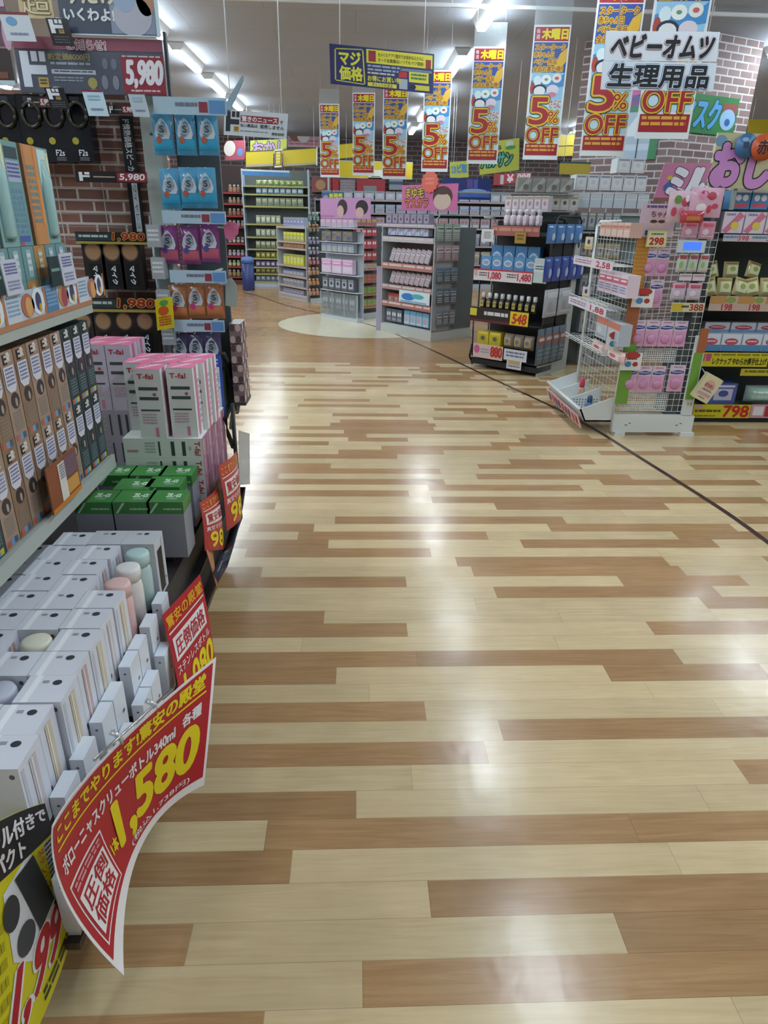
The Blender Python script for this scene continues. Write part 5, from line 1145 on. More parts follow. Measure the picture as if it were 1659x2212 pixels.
sign_on(K, (1088, 756, 1138, 780), -.06, .003, 'c6c9d0', 'shelf_notice', 'clear pocket notice clipped to the bottom tray of the black end rack', 'notice', lambda m, S: (m.scrib(S, .1, .2, .9, .8, 2, '6a6e88', .001)))
sign_on(K, (1094, 778, 1126, 798), -.065, .003, 'c9c8cc', 'shelf_notice', 'small notice hanging below the clear pocket notice', 'notice', lambda m, S: (m.sheet(S, 'b9a06a', .1, .5, .9, .95, .001), m.scrib(S, .1, .1, .9, .4, 1, '6a6e88', .001)))
sign_on(K, (1153, 558, 1182, 612), -.05, .003, 'b9c8c4', 'round_notice', 'pale shelf talker leaning at the corner of the black end rack', 'shelf talker', lambda m, S: (m.sheet(S, 'cfd6d6', 0, .45, 1, .75, .001), m.scrib(S, .1, .5, .9, .7, 2, '4a5a5a', .0014)))
ks = 'on the side of the black rack, %s, %%s'
rowpx(KR, (1184, 484, 1262, 528), 4, bagp('brush_pack', 'diag', '3f70b4', '2a4a86', 'b4c8e0', '9ac0e0'), 'blue brush pack ' + ks % 'top row', 'brush pack', 'blue packs on the rack side', y=-.045, d=.035, ref='front edge')
rowpx(KR, (1178, 552, 1264, 608), 5, bagp('brush_pack', 'diag', '2f3f8e', '5a6ab4', '98a8d8', '4a8ac4'), 'dark blue brush pack ' + ks % 'second row', 'brush pack', 'blue packs on the rack side', y=-.045, d=.035, ref='front edge')
rowpx(KR, (1178, 622, 1238, 684), 2, bagp('handled_pack', 'top', 'a9aab0', 'b9bac0', '8a8c92', 'c8c8cc'), 'grey-white pack with handle ' + ks % 'third row', 'pack', 'grey-white packs on the rack side', y=-.055, d=.05, ref='front edge')
rowpx(KR, (1162, 704, 1222, 784), 4, bagp('sock_pack', 'band', '4a5a66', '8a4a3e', 'b4bcc0', '6a7a80'), 'dark hanging pack ' + ks % 'bottom row', 'pack', 'dark packs on the rack side', y=-.045, d=.035, ref='front edge')
# taller gondola behind the black rack, stacked with white paper packs
KG = Frame(1.98, 8.05, 0)
def paper_gondola():
    r = thing('gondola', 'grey gondola behind the black end rack stacked high with white paper packs', 'gondola', KG.w(0, 0, 0))
    m = MB(); m.box(.05, .0, 0, 1.3, .3, 1.62, mat('7f8887', .5)); m.build('body', r)
    m = MB(); m.box(.0, -.03, 1.62, 1.35, .33, 1.65, mat('9fa8a6', .4)); m.build('top_shelf', r)
    for v0, v1 in ((452, 500), (520, 560), (585, 640), (665, 720), (738, 790)): z = rectc(KG, 1252, v0, 1340, v1, -.15)[1] - .022; m = MB(); m.box(.04, -.2, z, 1.3, 0, z + .02, mat('8f9897', .4)); m.build('shelf', r)
    m = MB(); z = rectc(KG, 1118, 384, 1240, 418, -.12)[1] - .012; m.box(-.9, -.2, z, .36, -.004, z + .012, mat('8f9897', .4)); z = rectc(KG, 1170, 424, 1250, 456, -.15)[1] - .012; m.box(-.6, -.2, z, .36, -.004, z + .012, mat('8f9897', .4)); m.build('display_ledge', r)
paper_gondola()
pk = boxp('paper_roll_pack', 'label', 'b7b9bd', 'c4c5c9', 'b0b2b8', '6a6e78'); pk2 = boxp('paper_roll_pack', 'band', 'aab0b6', 'bcc0c4', 'a0a6ac', 'b4b8be')
rowpx(KG, (1248, 418, 1402, 452), 6, pk2, 'white paper pack on the grey gondola, lowest tier, %s', 'paper pack', 'white paper packs on the gondola', y=.0, d=.2, ref='black rack')
rowpx(KG, (1242, 378, 1398, 414), 6, pk, 'white paper pack on the grey gondola, second tier, %s', 'paper pack', 'white paper packs on the gondola', y=.0, d=.2, ref='black rack')
rowpx(KG, (1332, 342, 1394, 376), 2, pk, 'white paper pack on the grey gondola, topmost tier, %s', 'paper pack', 'white paper packs on the gondola', y=.0, d=.2, ref='black rack')
rowpx(KG, (1118, 384, 1240, 418), 4, boxp('care_pack', 'diag', '77756f', '9a968a', '54524e', '8a8276'), 'dark grey care pack above the black end rack, %s', 'care pack', 'dark grey care packs', y=-.12, d=.12, ref='blue poster', gap=.97)
rowpx(KG, (1170, 424, 1250, 456), 4, boxp('care_pack', 'label', 'b3adaa', 'c4bdb4', '4a4644', '8a8a48'), 'pale care pack with black dot below the dark care packs, %s', 'care pack', 'pale care packs', y=-.15, d=.12, ref='blue poster', gap=.97)
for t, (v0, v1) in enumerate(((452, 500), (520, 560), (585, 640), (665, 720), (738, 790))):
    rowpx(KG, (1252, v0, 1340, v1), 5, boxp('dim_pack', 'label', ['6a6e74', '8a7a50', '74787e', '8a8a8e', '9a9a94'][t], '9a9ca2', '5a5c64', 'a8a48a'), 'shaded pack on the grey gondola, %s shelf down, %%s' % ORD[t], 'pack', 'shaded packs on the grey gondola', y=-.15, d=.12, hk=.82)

# ------------------------------------------------------------------ pale end rack of cosmetics
E2 = Frame(.377, 10.314, -53.5); E2R = Frame(1.037, 9.42, 36.5)
def cosmetics_rack():
    r = thing('end_rack', 'pale metal end rack of cosmetics with red price rails standing by the floor circle', 'rack', E2.w(0, 0, 0), E2.a)
    w = mat('b9bcbc', .4); W, D = 1.11, .8
    m = MB(); m.box(0, 0, 0, W, D, .12, mat('bcbfba', .4)); m.box(.02, .02, .12, W - .02, D - .02, .135, w); m.build('base', r)
    m = MB(); m.box(.0, .33, .135, W - .0, .36, 1.5, mat('8a7a78', .5)); m.build('back_panel', r)
    for x in (0, W - .02): m = MB(); m.box(x, .0, .135, x + .02, .33, 1.45, mat('a0a5a8', .4)); m.build('side_panel', r)
    for q, c in (((834, 512, 928, 524), 'b9b4bc'), ((836, 570, 926, 584), 'b07a70'), ((835, 618, 926, 630), 'a88a88'), ((836, 655, 928, 668), 'a87068'), ((838, 484, 930, 492), 'b0aab4')):
        x0, z0, x1, z1 = rectc(E2, *q, 0); m = MB(); m.box(.02, 0, z0, W - .02, .33, z0 + .015, w); sh_ = m.build('shelf', r)
        S = Surf((.02, -.006, z0), (W - .04, 0, 0), (0, 0, z1 - z0)); m = MB(); m.sheet(S, mat(c, .3), 0, 0, 1, 1, 0, .004); m.scrib(S, .02, .2, .98, .8, 1, 'd0c4c4', .001); m.build('price_rail', sh_)
    m = MB(); m.tube([(W - .03, .05, 1.2), (W - .03, .05, 1.55), (W - .03, .1, 1.6), (W - .03, .65, 1.6), (W - .03, .7, 1.5), (W - .03, .7, .14)], .01, mat('a4a89e', .35, .3), 6); m.build('top_hoop', r)
    m = MB(); m.box(W - .03, .36, .135, W - .012, D - .03, 1.45, mat('5a6466', .5)); m.build('peg_panel', r)
cosmetics_rack()
ec = 'on the cosmetics end rack, %s shelf, %%s'
rowpx(E2, (834, 462, 928, 488), 7, boxp('dark_box', 'label', '6a6480', 'a08a94', '4a4470', '8a8098'), 'dark violet box ' + ec % 'top', 'box', 'dark violet boxes on the cosmetics rack', y=.05, d=.08, ref='lilac board')
rowpx(E2, (838, 491, 926, 511), 5, boxp('glossy_pack', 'diag', 'c9c8de', '8a8cd8', '9ad0c8', 'd6d0e4'), 'glossy white and violet pack ' + ec % 'second', 'pack', 'glossy packs on the cosmetics rack', y=.05, d=.08, hk=.78, ref='lilac board')
for t, (v0, v1) in enumerate(((536, 568), (588, 616))):
    rowpx(E2, (840, v0, 926, v1), 8, boxp('slanted_pack', 'band', ['a8969e', 'a68e92'][t], 'c6bcc4', '7a6a78', 'b4a8b0'), 'lilac-grey leaning pack ' + ec % ['third', 'fourth'][t], 'pack', 'leaning packs on the cosmetics rack', y=.06, d=.03, ref='lilac board', gap=.85, tilt=(-.2, .22), rise=.005)
rowpx(E2, (838, 634, 864, 654), 2, boxp('red_box', 'top', 'a86a60', 'b03a34', 'c9a898', 'b89a90'), 'red and tan box beside the bright blue card, %s', 'box', 'red boxes on the cosmetics rack', y=.08, d=.08, ref='lilac board')
sign_on(E2, (862, 630, 928, 656), -.012, .004, 'd3e4ea', 'shelf_card', 'bright white and blue shelf card on the cosmetics end rack', 'shelf card', lambda m, S: (m.ell(S, .3, .5, .22, .3, '2f7ac4', .001), m.ell(S, .62, .6, .2, .2, '4ab0b8', .0014), m.sheet(S, '6aa8d0', .05, .05, .9, .16, .001)))
rowpx(E2, (834, 674, 868, 708), 3, boxp('dark_pack', 'dots', '4a5460', 'c4c8cc', '8a8088', '3a5a66'), 'dark pack with pale dots on the cosmetics rack bottom shelf, %s', 'pack', 'bottom packs on the cosmetics rack', y=.05, d=.1, rise=.085, hk=.8)
rowpx(E2, (872, 682, 926, 720), 4, boxp('blue_pack', 'top', '8fb0c8', '5a9ac8', 'c48a9c', 'b9c8d4'), 'pale blue pack on the cosmetics rack bottom shelf, %s', 'pack', 'bottom packs on the cosmetics rack', y=.05, d=.1, rise=.1, hk=.8)
for t, (v0, v1, c, c2, nm) in enumerate(((482, 524, '7e8a80', '9ab09a', 'green-grey'), (530, 566, '9a7a80', 'c4b0b4', 'rose'), (578, 614, '4a5a64', '6a7a84', 'dark teal'), (622, 660, '46525c', '8a9298', 'dark'), (670, 706, '5a666e', 'a88a90', 'slate'))):
    rowpx(E2R, (944, v0, 996 - 3 * t, v1), 3, bagp('peg_pack', 'band', c, c2, '3a4248', '9aa0a4'), '%s pack pegged on the side of the cosmetics end rack, %%s' % nm, 'pack', 'packs pegged on the cosmetics rack side', y=-.04, d=.03, ref='front edge')
def lilac_board():
    F = Frame(.28, 10.4, -20); x0, z0, x1, z1 = rectc(F, 813, 575, 830, 708, 0); m = MB(); m.box(x0, 0, 0, x1, .02, z1, mat('a9a0b8', .4)); o = m.build('lilac_board', None, F.o, F.a); tag(o, 'narrow lilac board standing on the floor between the two cosmetics racks', 'board')
lilac_board()
def neon_pop():
    q = E2; o = sign_on(E2, (868, 398, 988, 455), .2, .012, 'c66a9c', 'pop_board', 'pink pop board with bubble letters and a brown-haired head above the cosmetics rack', 'pop board', lambda m, S: (m.ltext(S, 'まゆ毛', .08, .5, .42, .9, [('2a1a1c', .1), ('c9b04a', .03)], .002), m.ltext(S, 'マスカラ', .06, .12, .5, .46, [('5a1c24', .1), ('d07a4a', .03)], .002), m.ell(S, .75, .52, .17, .4, '4a2c26', .002, 20), m.ell(S, .75, .35, .15, .32, 'c9b4a4', .004, 20), m.ell(S, .75, .72, .15, .12, '4a2c26', .005, 16)))
    p = MB(); x0, z0, x1, z1 = rectc(E2, 868, 398, 988, 455, .2); p.box((x0 + x1) / 2 - .01, .213, z0 - .2, (x0 + x1) / 2 + .01, .23, z0 + .1, mat('8f9a98', .4)); p.build('leg', o)
    c = E2.px(928, 393, .18); m = MB(); r0 = .17; pts = []
    for k in range(28): a = 2 * PI * k / 28; rr = r0 * (1 if k % 2 else .86); pts.append((rr * math.cos(a), rr * .8 * math.sin(a)))
    vs = [(x, 0, z) for x, z in pts] + [(x, .01, z) for x, z in pts]; n = 28; m.add(vs, [tuple(range(n)), tuple(range(n, 2 * n))[::-1]] + [(i, n + i, n + (i + 1) % n, (i + 1) % n) for i in range(n)], mat('e06a5a', .4))
    S = Surf((-r0, 0, -r0), (2 * r0, 0, 0), (0, 0, 2 * r0)); m.scrib(S, .25, .35, .75, .65, 2, 'e88a7c', .001); o = m.build('starburst_card', None, E2.w(c[0], .18, c[1]), E2.a); tag(o, 'coral starburst card on top of the pink pop board', 'card'); 
neon_pop()

# ------------------------------------------------------------------ acrylic cosmetics stand and the shelf end beside it
A = Frame(-.583, 11.8, -48.4); A2 = Frame(.06, 11.47, 41)
def acrylic_stand():
    r = thing('cosmetics_stand', 'clear and white cosmetics stand with pink header on the cream floor circle', 'stand', A.w(0, 0, 0), A.a)
    w = mat('c4c9ce', .3)
    m = MB(); m.box(0, 0, 0, .92, .15, .06, w); m.build('base', r)
    m = MB(); m.box(.0, .13, .06, .92, .145, 1.35, mat('a8b0b8', .4)); m.build('back_panel', r)
    for u0, v0, u1, v1 in ((696, 598, 765, 628), (694, 556, 762, 592), (694, 524, 764, 546), (694, 498, 762, 522), (692, 472, 764, 492)): z = rectc(A, u0, v0, u1, v1, .02)[1] - .013; m = MB(); m.box(0, .0, z, .92, .128, z + .012, w); m.build('shelf', r)
    m = MB(); m.box(.0, -.014, .06, .92, -.008, .42, clear()); m.build('clear_front', r)
    m = MB()
    for x in (0, .3, .6, .912): m.box(x, -.003, .06, x + .008, .012, .42, mat('c9d0d4', .2))
    m.build('mullion', r)
acrylic_stand()
ac = 'on the acrylic cosmetics stand, %s tier, %%s'
for t, (q, n, mk, nm) in enumerate((((696, 632, 768, 672), 5, boxp('small_pack', 'dots', '5a6270', 'b4bcc8', '8a7a88', '3a3e48'), 'dark dotted pack'), ((696, 598, 765, 628), 5, boxp('small_pack', 'label', '4a4e58', '9aa4b4', '2a2c34', '7a7e8a'), 'black cosmetics pack'), ((694, 556, 762, 592), 3, boxp('small_pack', 'band', 'c9b4cc', 'd07ab8', 'e4dce8', 'd8d4e0'), 'pink and white pack'), ((694, 524, 764, 546), 6, boxp('small_pack', 'top', '8d95a0', '6a7494', 'b0a488', 'a4acb4'), 'grey slim pack'), ((694, 498, 762, 522), 3, boxp('small_pack', 'diag', '5a5a60', '7a6a44', '4a4a7a', '8a8a8e'), 'dark slanted pack'), ((692, 472, 764, 492), 6, boxp('small_pack', 'band', 'b4a4bc', 'c08aac', 'd4ccd8', 'a094b0'), 'lilac pack'))):
    rowpx(A, q, n, mk, '%s %s' % (nm, ac % ORD[t]), 'pack', 'packs on the acrylic stand', y=.02, d=.08, hk=.85, ref='aisle side')
sign_on(A, (692, 428, 800, 472), .1, .01, 'b98ab4', 'header_card', 'lilac header card with two dark-haired profiles on the acrylic stand', 'header card', lambda m, S: (m.ell(S, .46, .55, .1, .4, '2f2428', .001, 16), m.ell(S, .42, .35, .07, .3, 'c4a49c', .002, 14), m.ell(S, .84, .55, .12, .36, '201a1e', .001, 16), m.ell(S, .8, .3, .08, .26, 'c4a49c', .002, 14), m.sheet(S, 'b06a98', 0, .05, .3, .15, .001)))
sign_on(A, (696, 415, 742, 444), .16, .01, '2f5a78', 'pop_card', 'dark blue pop card with yellow letters behind the lilac header card', 'pop card', lambda m, S: (m.text(S, '新発売', .35, .55, .95, .9, 'c9c832', .001, .05), m.text(S, 'セール', .35, .12, .95, .45, 'c9c832', .001, .05), m.ell(S, .18, .5, .14, .3, '9a8aa8', .001)))
def shelf_end():
    r = thing('shelf_end', 'shelf end with rows of red and green packs beside the acrylic stand', 'shelf end', A2.w(0, 0, 0), A2.a)
    m = MB(); m.box(0, .02, .0, .5, .1, 1.42, mat('4a4e54', .5)); m.build('back_panel', r); m = MB(); m.box(0, -.06, 0, .5, .02, .1, mat('b4bab8', .4)); m.build('base', r)
shelf_end()
for t, (v0, v1, c, c2, nm) in enumerate(((645, 668, '8a8a50', '5a9a48', 'green'), (618, 641, '7a8a4e', '4a9040', 'green'), (592, 613, '8a6a50', 'b0383a', 'mixed'), (568, 586, '9a9a98', 'a88a4a', 'grey'), (543, 564, 'a04048', 'd8c4c8', 'red'), (517, 539, 'a8404a', 'dccaca', 'red'), (493, 512, '9a3a44', 'd8c6c8', 'red'), (470, 489, '8a6a6a', 'b89a40', 'brown'))):
    rowpx(A2, (772 - .5 * t, v0, 814, v1), 4, boxp('jelly_pack', 'dots', c, c2, 'b03c40', '6a3a3a'), '%s pack on the shelf end beside the acrylic stand, %s row up, %%s' % (nm, ORD[t]), 'pack', 'packs on the shelf end', y=-.055, d=.07, ref='stand')

# ------------------------------------------------------------------ farther racks
B = Frame(-1.6, 14.858, -56.5); BR = Frame(-.912, 13.828, 33)
def far_rack(fr, W, D, H, name, lab, cat, col, shelves, dark='6a6e72'):
    r = thing(name, lab, cat, fr.w(0, 0, 0), fr.a); w = mat(col, .4)
    m = MB(); m.box(0, 0, 0, W, D, .1, w); m.build('base', r)
    m = MB(); m.box(0, D - .04, .1, W, D, H, mat(dark, .5)); m.build('back_panel', r)
    for x in (0, W - .025): m = MB(); m.box(x, .0, .1, x + .025, D - .04, H, w); m.build('side_panel', r)
    for v0, v1, u0, u1, c in shelves:
        z0 = rectc(fr, u0, v0, u1, v1, 0)[1]; m = MB(); m.box(.025, 0, z0 - .02, W - .025, D - .04, z0, w); m.box(.025, -.008, z0 - .03, W - .025, 0, z0 + .005, mat(c, .35)); m.build('shelf', r)
    return r
BRW = [(466, 490, '8a94a4', '5a64a8', 'blue-grey'), (498, 522, 'b4b440', 'd8d83a', 'neon yellow'), (526, 536, 'b87a44', 'c8863a', 'orange'), (545, 574, 'b9bc40', 'd8da38', 'neon yellow'), (580, 596, '9a9ea4', '4a5a8a', 'grey'), (600, 618, '8a8e98', 'b4b4b8', 'grey'), (622, 638, '9a94a4', '6a6a9a', 'lilac')]
far_rack(B, 1.2, .45, 1.35, 'end_rack', 'pale end rack with neon yellow cards far down the aisle', 'rack', 'b4bcc0', [(a, b, 612, 656, 'c4a8a0') for a, b, *_ in BRW])
for t, (v0, v1, c, c2, nm) in enumerate(BRW):
    rowpx(B, (612, v0, 656, v1), 6, boxp('far_pack', ['label', 'top', 'band'][t % 3], c, c2, 'c4c4c0', '7a7a80'), '%s pack on the far rack with neon cards, %s shelf down, %%s' % (nm, ORD[t]), 'pack', 'packs on the far rack', y=.04, d=.1, hk=.8, ref='bin side')
def far_side():
    r = thing('shelf_end', 'dark shelf end with jars at the side of the rack with neon cards', 'shelf end', BR.w(0, 0, 0), BR.a)
    m = MB(); m.box(.02, -.03, 0, .46, -.01, 1.4, mat('3a4246', .5)); m.build('back_panel', r); m = MB(); m.box(.02, -.16, 0, .46, -.03, .08, mat('b4bab8', .4)); m.build('base', r)
far_side()
for t, (v0, v1, c, c2, nm) in enumerate(((458, 480, '2f5048', '8a9a94', 'dark green'), (484, 504, '2a4a44', 'a06a44', 'dark green'), (512, 530, '4a4a60', '9a9ca8', 'dark'), (534, 552, '4a4a5c', 'a4a4ac', 'dark'), (556, 574, '7a3a40', 'a88a8c', 'dark red'), (578, 596, '8a6a54', 'b48a6a', 'brown'), (602, 618, '9a6a4a', 'b88a60', 'tan'), (624, 640, 'a07258', 'b88c74', 'tan'))):
    rowpx(BR, (668, v0, 692, v1), 3, jarp('far_jar', c, c2, c2), '%s jar on the far shelf end, %s row down, %%s' % (nm, ORD[t]), 'jar', 'jars on the far shelf end', y=-.15, d=.1, ref='neon cards')
S1 = Frame(-2.55, 16.9, 0)
SRW = [(388, 402, '9a9a58', '6a9a4a', 'olive'), (404, 420, '8fb0c4', 'b4d0dc', 'pale blue'), (424, 446, 'a4ac94', '7a9a68', 'grey-green'), (462, 484, 'a8b090', 'c4c8b8', 'pale green'), (492, 512, 'a0a88c', 'c0c4b4', 'pale green'), (518, 538, '9aa080', 'b8b48a', 'moss'), (542, 558, 'a8923a', '8a9a40', 'mustard'), (562, 577, '7a6a9c', 'a498b8', 'violet'), (579, 591, '8a7a30', 'a08a38', 'mustard'), (593, 608, '9aa0ac', '6a74a0', 'grey-blue')]
far_rack(S1, 1.5, .4, 2.5, 'shelving', 'tall snack shelving with pale posts at the far end of the aisle', 'shelving', 'b0c0d0', [(r[0], r[1], 552, 655 if i < 3 else 606, 'a4a060') for i, r in enumerate(SRW)], '5a6058')
for t, (v0, v1, c, c2, nm) in enumerate(SRW):
    rowpx(S1, (552, v0, 655 if t < 3 else 606, v1), 8 if t < 3 else 5, bagp('snack_bag', ['label', 'oval', 'band'][t % 3], c, c2, 'c8c8b8', '6a7050'), '%s snack bag on the tall far shelving, %s row down, %%s' % (nm, ORD[t]), 'snack bag', 'snack bags on the tall far shelving', y=.02, d=.1, hk=.8, ref='blue bin side')
R1 = Frame(-3.6, 17.4, 0)
RRW = [(396, 416, 'a89a68', 'b0504a', 'amber'), (424, 440, 'a8a478', 'b8584c', 'amber'), (448, 466, 'a47a4c', 'b04a48', 'brown'), (474, 490, 'a88a98', 'b07a8c', 'pink'), (510, 526, '8a6a68', 'c8b8b4', 'brown'), (538, 554, 'a08a94', 'b8a4b0', 'pink'), (560, 576, '9aa068', 'b8b868', 'green'), (580, 598, '8a9a5c', 'a84a44', 'green')]
far_rack(R1, 1.06, .4, 2.6, 'shelving', 'tall red-railed shelving beyond the blue bin', 'shelving', '6a3a38', [(a, b, 492, 537, 'a83a3c') for a, b, *_ in RRW], '4a3a38')
for t, (v0, v1, c, c2, nm) in enumerate(RRW):
    rowpx(R1, (492, v0, 537, v1), 5, jarp('far_bottle', c, 'b8b0a8', c2), '%s bottle on the red-railed shelving, %s row down, %%s' % (nm, ORD[t]), 'bottle', 'bottles on the red-railed shelving', y=.02, d=.1, hk=.8, ref='pouch rack side')
def bin_():
    p = at_z(536, 628); r = thing('waste_bin', 'dark blue round waste bin on the floor at the far shelving', 'bin', (p.x, p.y + .13, 0))
    m = MB(); m.lathe([(.125, 0), (.135, .02), (.14, .58)], mat('2c3a74', .4), 20); m.build('body', r); m = MB(); m.lathe([(.145, .581), (.145, .64), (.12, .7), (.06, .71)], mat('5a74b0', .35), 20); m.build('lid', r)
bin_()
# back run of shelves across the end of the store
Z1 = Frame(-.95, 17.2, 0)
ZRW = [(440, 462, 'a0a4b0', '6a8ac0', 'grey-blue'), (412, 434, '9aa8ba', 'b0b4c0', 'pale blue'), (466, 492, '8a8e9a', 'a85a5c', 'grey'), (498, 530, '7a8090', '9aa4b0', 'slate'), (536, 570, '8a8c90', 'b49a6a', 'grey'), (576, 600, '84888e', 'a0b050', 'grey')]
far_rack(Z1, 4.8, .4, 1.95, 'shelving', 'long low pale shelving across the end of the store', 'shelving', 'a8b0b8', [(a, b, 694, 1105, 'b0a0a0') for a, b, *_ in ZRW], '70747c')
for t, (v0, v1, c, c2, nm) in enumerate(ZRW):
    rowpx(Z1, (694, v0, 1105, v1), 18, boxp('far_box', ['band', 'label', 'dots', 'top'][t % 4], c, c2, 'c0c0c8', '6a6a78'), '%s box on the long end shelving, %s row, %%s' % (nm, ORD[t]), 'box', 'boxes on the long end shelving', y=.02, d=.1, hk=.8, ref='snack shelving', gap=.88)

# ------------------------------------------------------------------ signs hung from the ceiling
def at_d(u, v, d): return CAM_P + ray(u, v) * (d / FPX)
BW, BH = .3, .98
FILM = mat('e6f0f4', 0.1, alpha=0.1)
def banner():
    r = bpy.data.objects.new('hanging_banner', None); COL.objects.link(r)
    S = Surf((-BW / 2, 0, 0), (BW, 0, 0), (0, 0, BH)); m = MB(); m.sheet(S, mat('d9dfe2', .35), 0, 0, 1, 1, 0, .003)
    m.sheet(S, '8fc0dc', .05, .14, .95, .87, .0008); m.sheet(S, 'b9d6e2', .05, .14, .95, .45, .0012)
    m.sheet(S, '9c1f30', .04, .885, .96, .985, .001); m.text(S, '木曜日', .24, .9, .93, .972, 'e0cf1e', .0016, .06); m.text(S, '毎', .08, .94, .18, .972, 'd8c4d0', .0016, .02); m.text(S, '週', .08, .9, .18, .932, 'd8c4d0', .0016, .02)
    m.sheet(S, '2c4a94', .04, .66, .96, .878, .001)
    for k, (t, a, b) in enumerate((('スターターク', .08, .9), ('赤ちゃん日', .07, .6), ('ベビー用品', .08, .7), ('全品お買い得!!', .07, .88))):
        v = .823 - .052 * k; m.ltext(S, t, a, v, b, v + .04, [('d9b92a', .14), ('8a3a1c', .02)], .0016)
    m.poly(S, [(.62, .7), (.78, .8), (.96, .84), (.95, .74), (.8, .68)], 'd2a838', .0022)
    m.poly(S, [(.04, .6), (.3, .62), (.7, .6), (.96, .66), (.96, .56), (.04, .52)], '3f86c0', .0014)
    for cu, cv, ru, rv, c, w in ((.22, .6, .11, .038, 'cfe2ea', .002), (.46, .61, .14, .036, 'dfe6e4', .0024), (.75, .62, .13, .034, 'dcdcd8', .002), (.75, .62, .06, .012, 'b85a5a', .003), (.3, .535, .2, .04, '1d2438', .0028), (.3, .525, .16, .036, 'd8dde0', .0034), (.66, .535, .17, .038, 'd2ccd6', .003), (.66, .5, .12, .018, 'c07a98', .0036), (.1, .545, .07, .045, 'a03c2c', .0026), (.46, .61, .05, .01, '5a8a6a', .0034)): m.ell(S, cu, cv, ru, rv, c, w, 14)
    for t, a, b, c, d in (('5', .08, .275, .6, .475), ('OFF', .05, .135, .93, .25)): m.ltext(S, t, a, b, c, d, [('1f3a22', .12), ('d8ae2c', .085), ('9a1a26', .022)], .0042)
    m.ltext(S, '%', .6, .285, .9, .375, [('1f3a22', .14), ('d8ae2c', .1), ('9a1a26', .0)], .004); m.ltext(S, 'さらに', .62, .4, .93, .46, [('c8d4da', .12), ('b0562c', .02)], .0042)
    m.sheet(S, '951c28', .04, .035, .96, .125, .0022); m.scrib(S, .08, .055, .9, .115, 2, 'd09a3a', .0032)
    m.build('printed_panel', r)
    m = MB(); Sf = Surf((-BW / 2, .002, BH - .01), (BW, 0, 0), (0, 0, .2)); m.sheet(Sf, FILM, 0, 0, 1, 1, 0, .0015); m.build('clear_pocket', r)
    m = MB()
    for sx in (-1, 1): m.tube([(sx * (BW / 2 - .02), 0, BH + .18), (sx * (BW / 2 - .02), 0, BH + .6)], .0016, mat('d5dadd', .4), 4)
    m.build('cord', r)
    return r
BN = Proto(banner)
for k, (u, v, w) in enumerate(((1428, 300, 113), (1299, 337, 94), (1166, 345, 74), (1041, 354, 65), (938, 371, 57), (851, 387, 52), (785, 379, 47), (713, 383, 42))):
    p = at_d(u, v, FPX * BW / w)
    o = BN.put(p, math.radians(-7), 'long Thursday 5 percent banner with red and yellow print, %s of eight counting back' % ORD[k], 'banner', 'hanging 5 percent banners')
    for ch in o.children:
        if ch.name.startswith('cord'):
            ch.scale = (1, 1, 1); need = H_C - p.z - (BH + .18)
            if ch.data.users > 1: ch.data = ch.data.copy()
            for q in ch.data.vertices:
                if q.co.z > BH + .3: q.co.z = BH + .18 + max(.02, need)
def quad_sign(name, y, pts, col, lab, cat, draw, cords=((.1, 1), (.9, 1)), to=None, thick=.006, parts=None):
    tl, tr, br, bl = [at_y(u, v, y) for u, v in pts]
    S = Surf(bl, (br - bl) * .5 + (tr - tl) * .5, (tl - bl) * .5 + (tr - br) * .5)
    r = thing(name, lab, cat, tuple(bl)); S.o = Vector((0, 0, 0))
    m = MB(); m.sheet(S, mat(col, .3), 0, 0, 1, 1, 0, thick); draw(m, S); m.build('panel', r)
    m = MB()
    for cu, cv in cords:
        p = S(cu, cv, -thick / 2); q = p.copy(); q.z = (to if to else H_C) - bl.z; m.tube([p, q], .003, mat('d5dadd', .4), 5)
    if cords: m.build('cord' if not to else 'stand', r)
    return r
def maji(m, S):
    m.sheet(S, '20285e', .01, .02, .34, .98, .001); n = [(.055, .12), (.06, .88), (.31, .92), (.325, .08)]
    for a, b in zip(n, n[1:] + n[:1]):
        dx, dy = b[0] - a[0], b[1] - a[1]; l = math.hypot(dx * 3, dy); nx, ny = -dy / l * .012, dx * 3 / l * .024; m.poly(S, [a, b, (b[0] + nx, b[1] + ny), (a[0] + nx, a[1] + ny)], 'b9b83a', .002)
    m.text(S, 'マジ', .09, .52, .29, .84, 'c9c83a', .002, .05); m.text(S, '価格', .09, .14, .31, .48, 'c9c83a', .002, .04)
    m.sheet(S, 'c9c43a', .35, .62, .985, .96, .001); m.sheet(S, '8a2a38', .37, .66, .44, .93, .002); m.sheet(S, '8a2a38', .92, .62, .97, .84, .002); m.text(S, 'モバイルアプリ提示でお会計ならさらに', .46, .8, .9, .9, '4a441c', .002, .01); m.text(S, 'カード会員様はいつでもマジ価格!', .46, .67, .9, .77, '4a441c', .002, .01)
    m.sheet(S, '222c60', .35, .02, .985, .6, .001); m.scrib(S, .36, .4, .68, .58, 2, '8f98a8', .002); m.scrib(S, .36, .32, .62, .4, 1, 'b0b4a0', .002); m.sheet(S, '6a7488', .67, .5, .98, .57, .002)
    m.text(S, 'お得にお買い物', .36, .17, .68, .31, 'c9c43a', .002, .03); m.sheet(S, 'c9c43a', .36, .04, .64, .14, .002); m.text(S, 'ポイントたまる', .4, .05, .6, .13, '22285a', .003, .01)
    m.sheet(S, 'a82c34', .66, .33, .74, .48, .002); m.sheet(S, 'c9c43a', .76, .24, .95, .5, .002); m.scrib(S, .78, .28, .93, .46, 2, '3a6a4a', .003); m.sheet(S, '9aa4b0', .665, .04, .745, .3, .002); m.sheet(S, 'b9b43a', .82, .05, .96, .18, .002); m.ell(S, .8, .12, .03, .05, '16182a', .003)
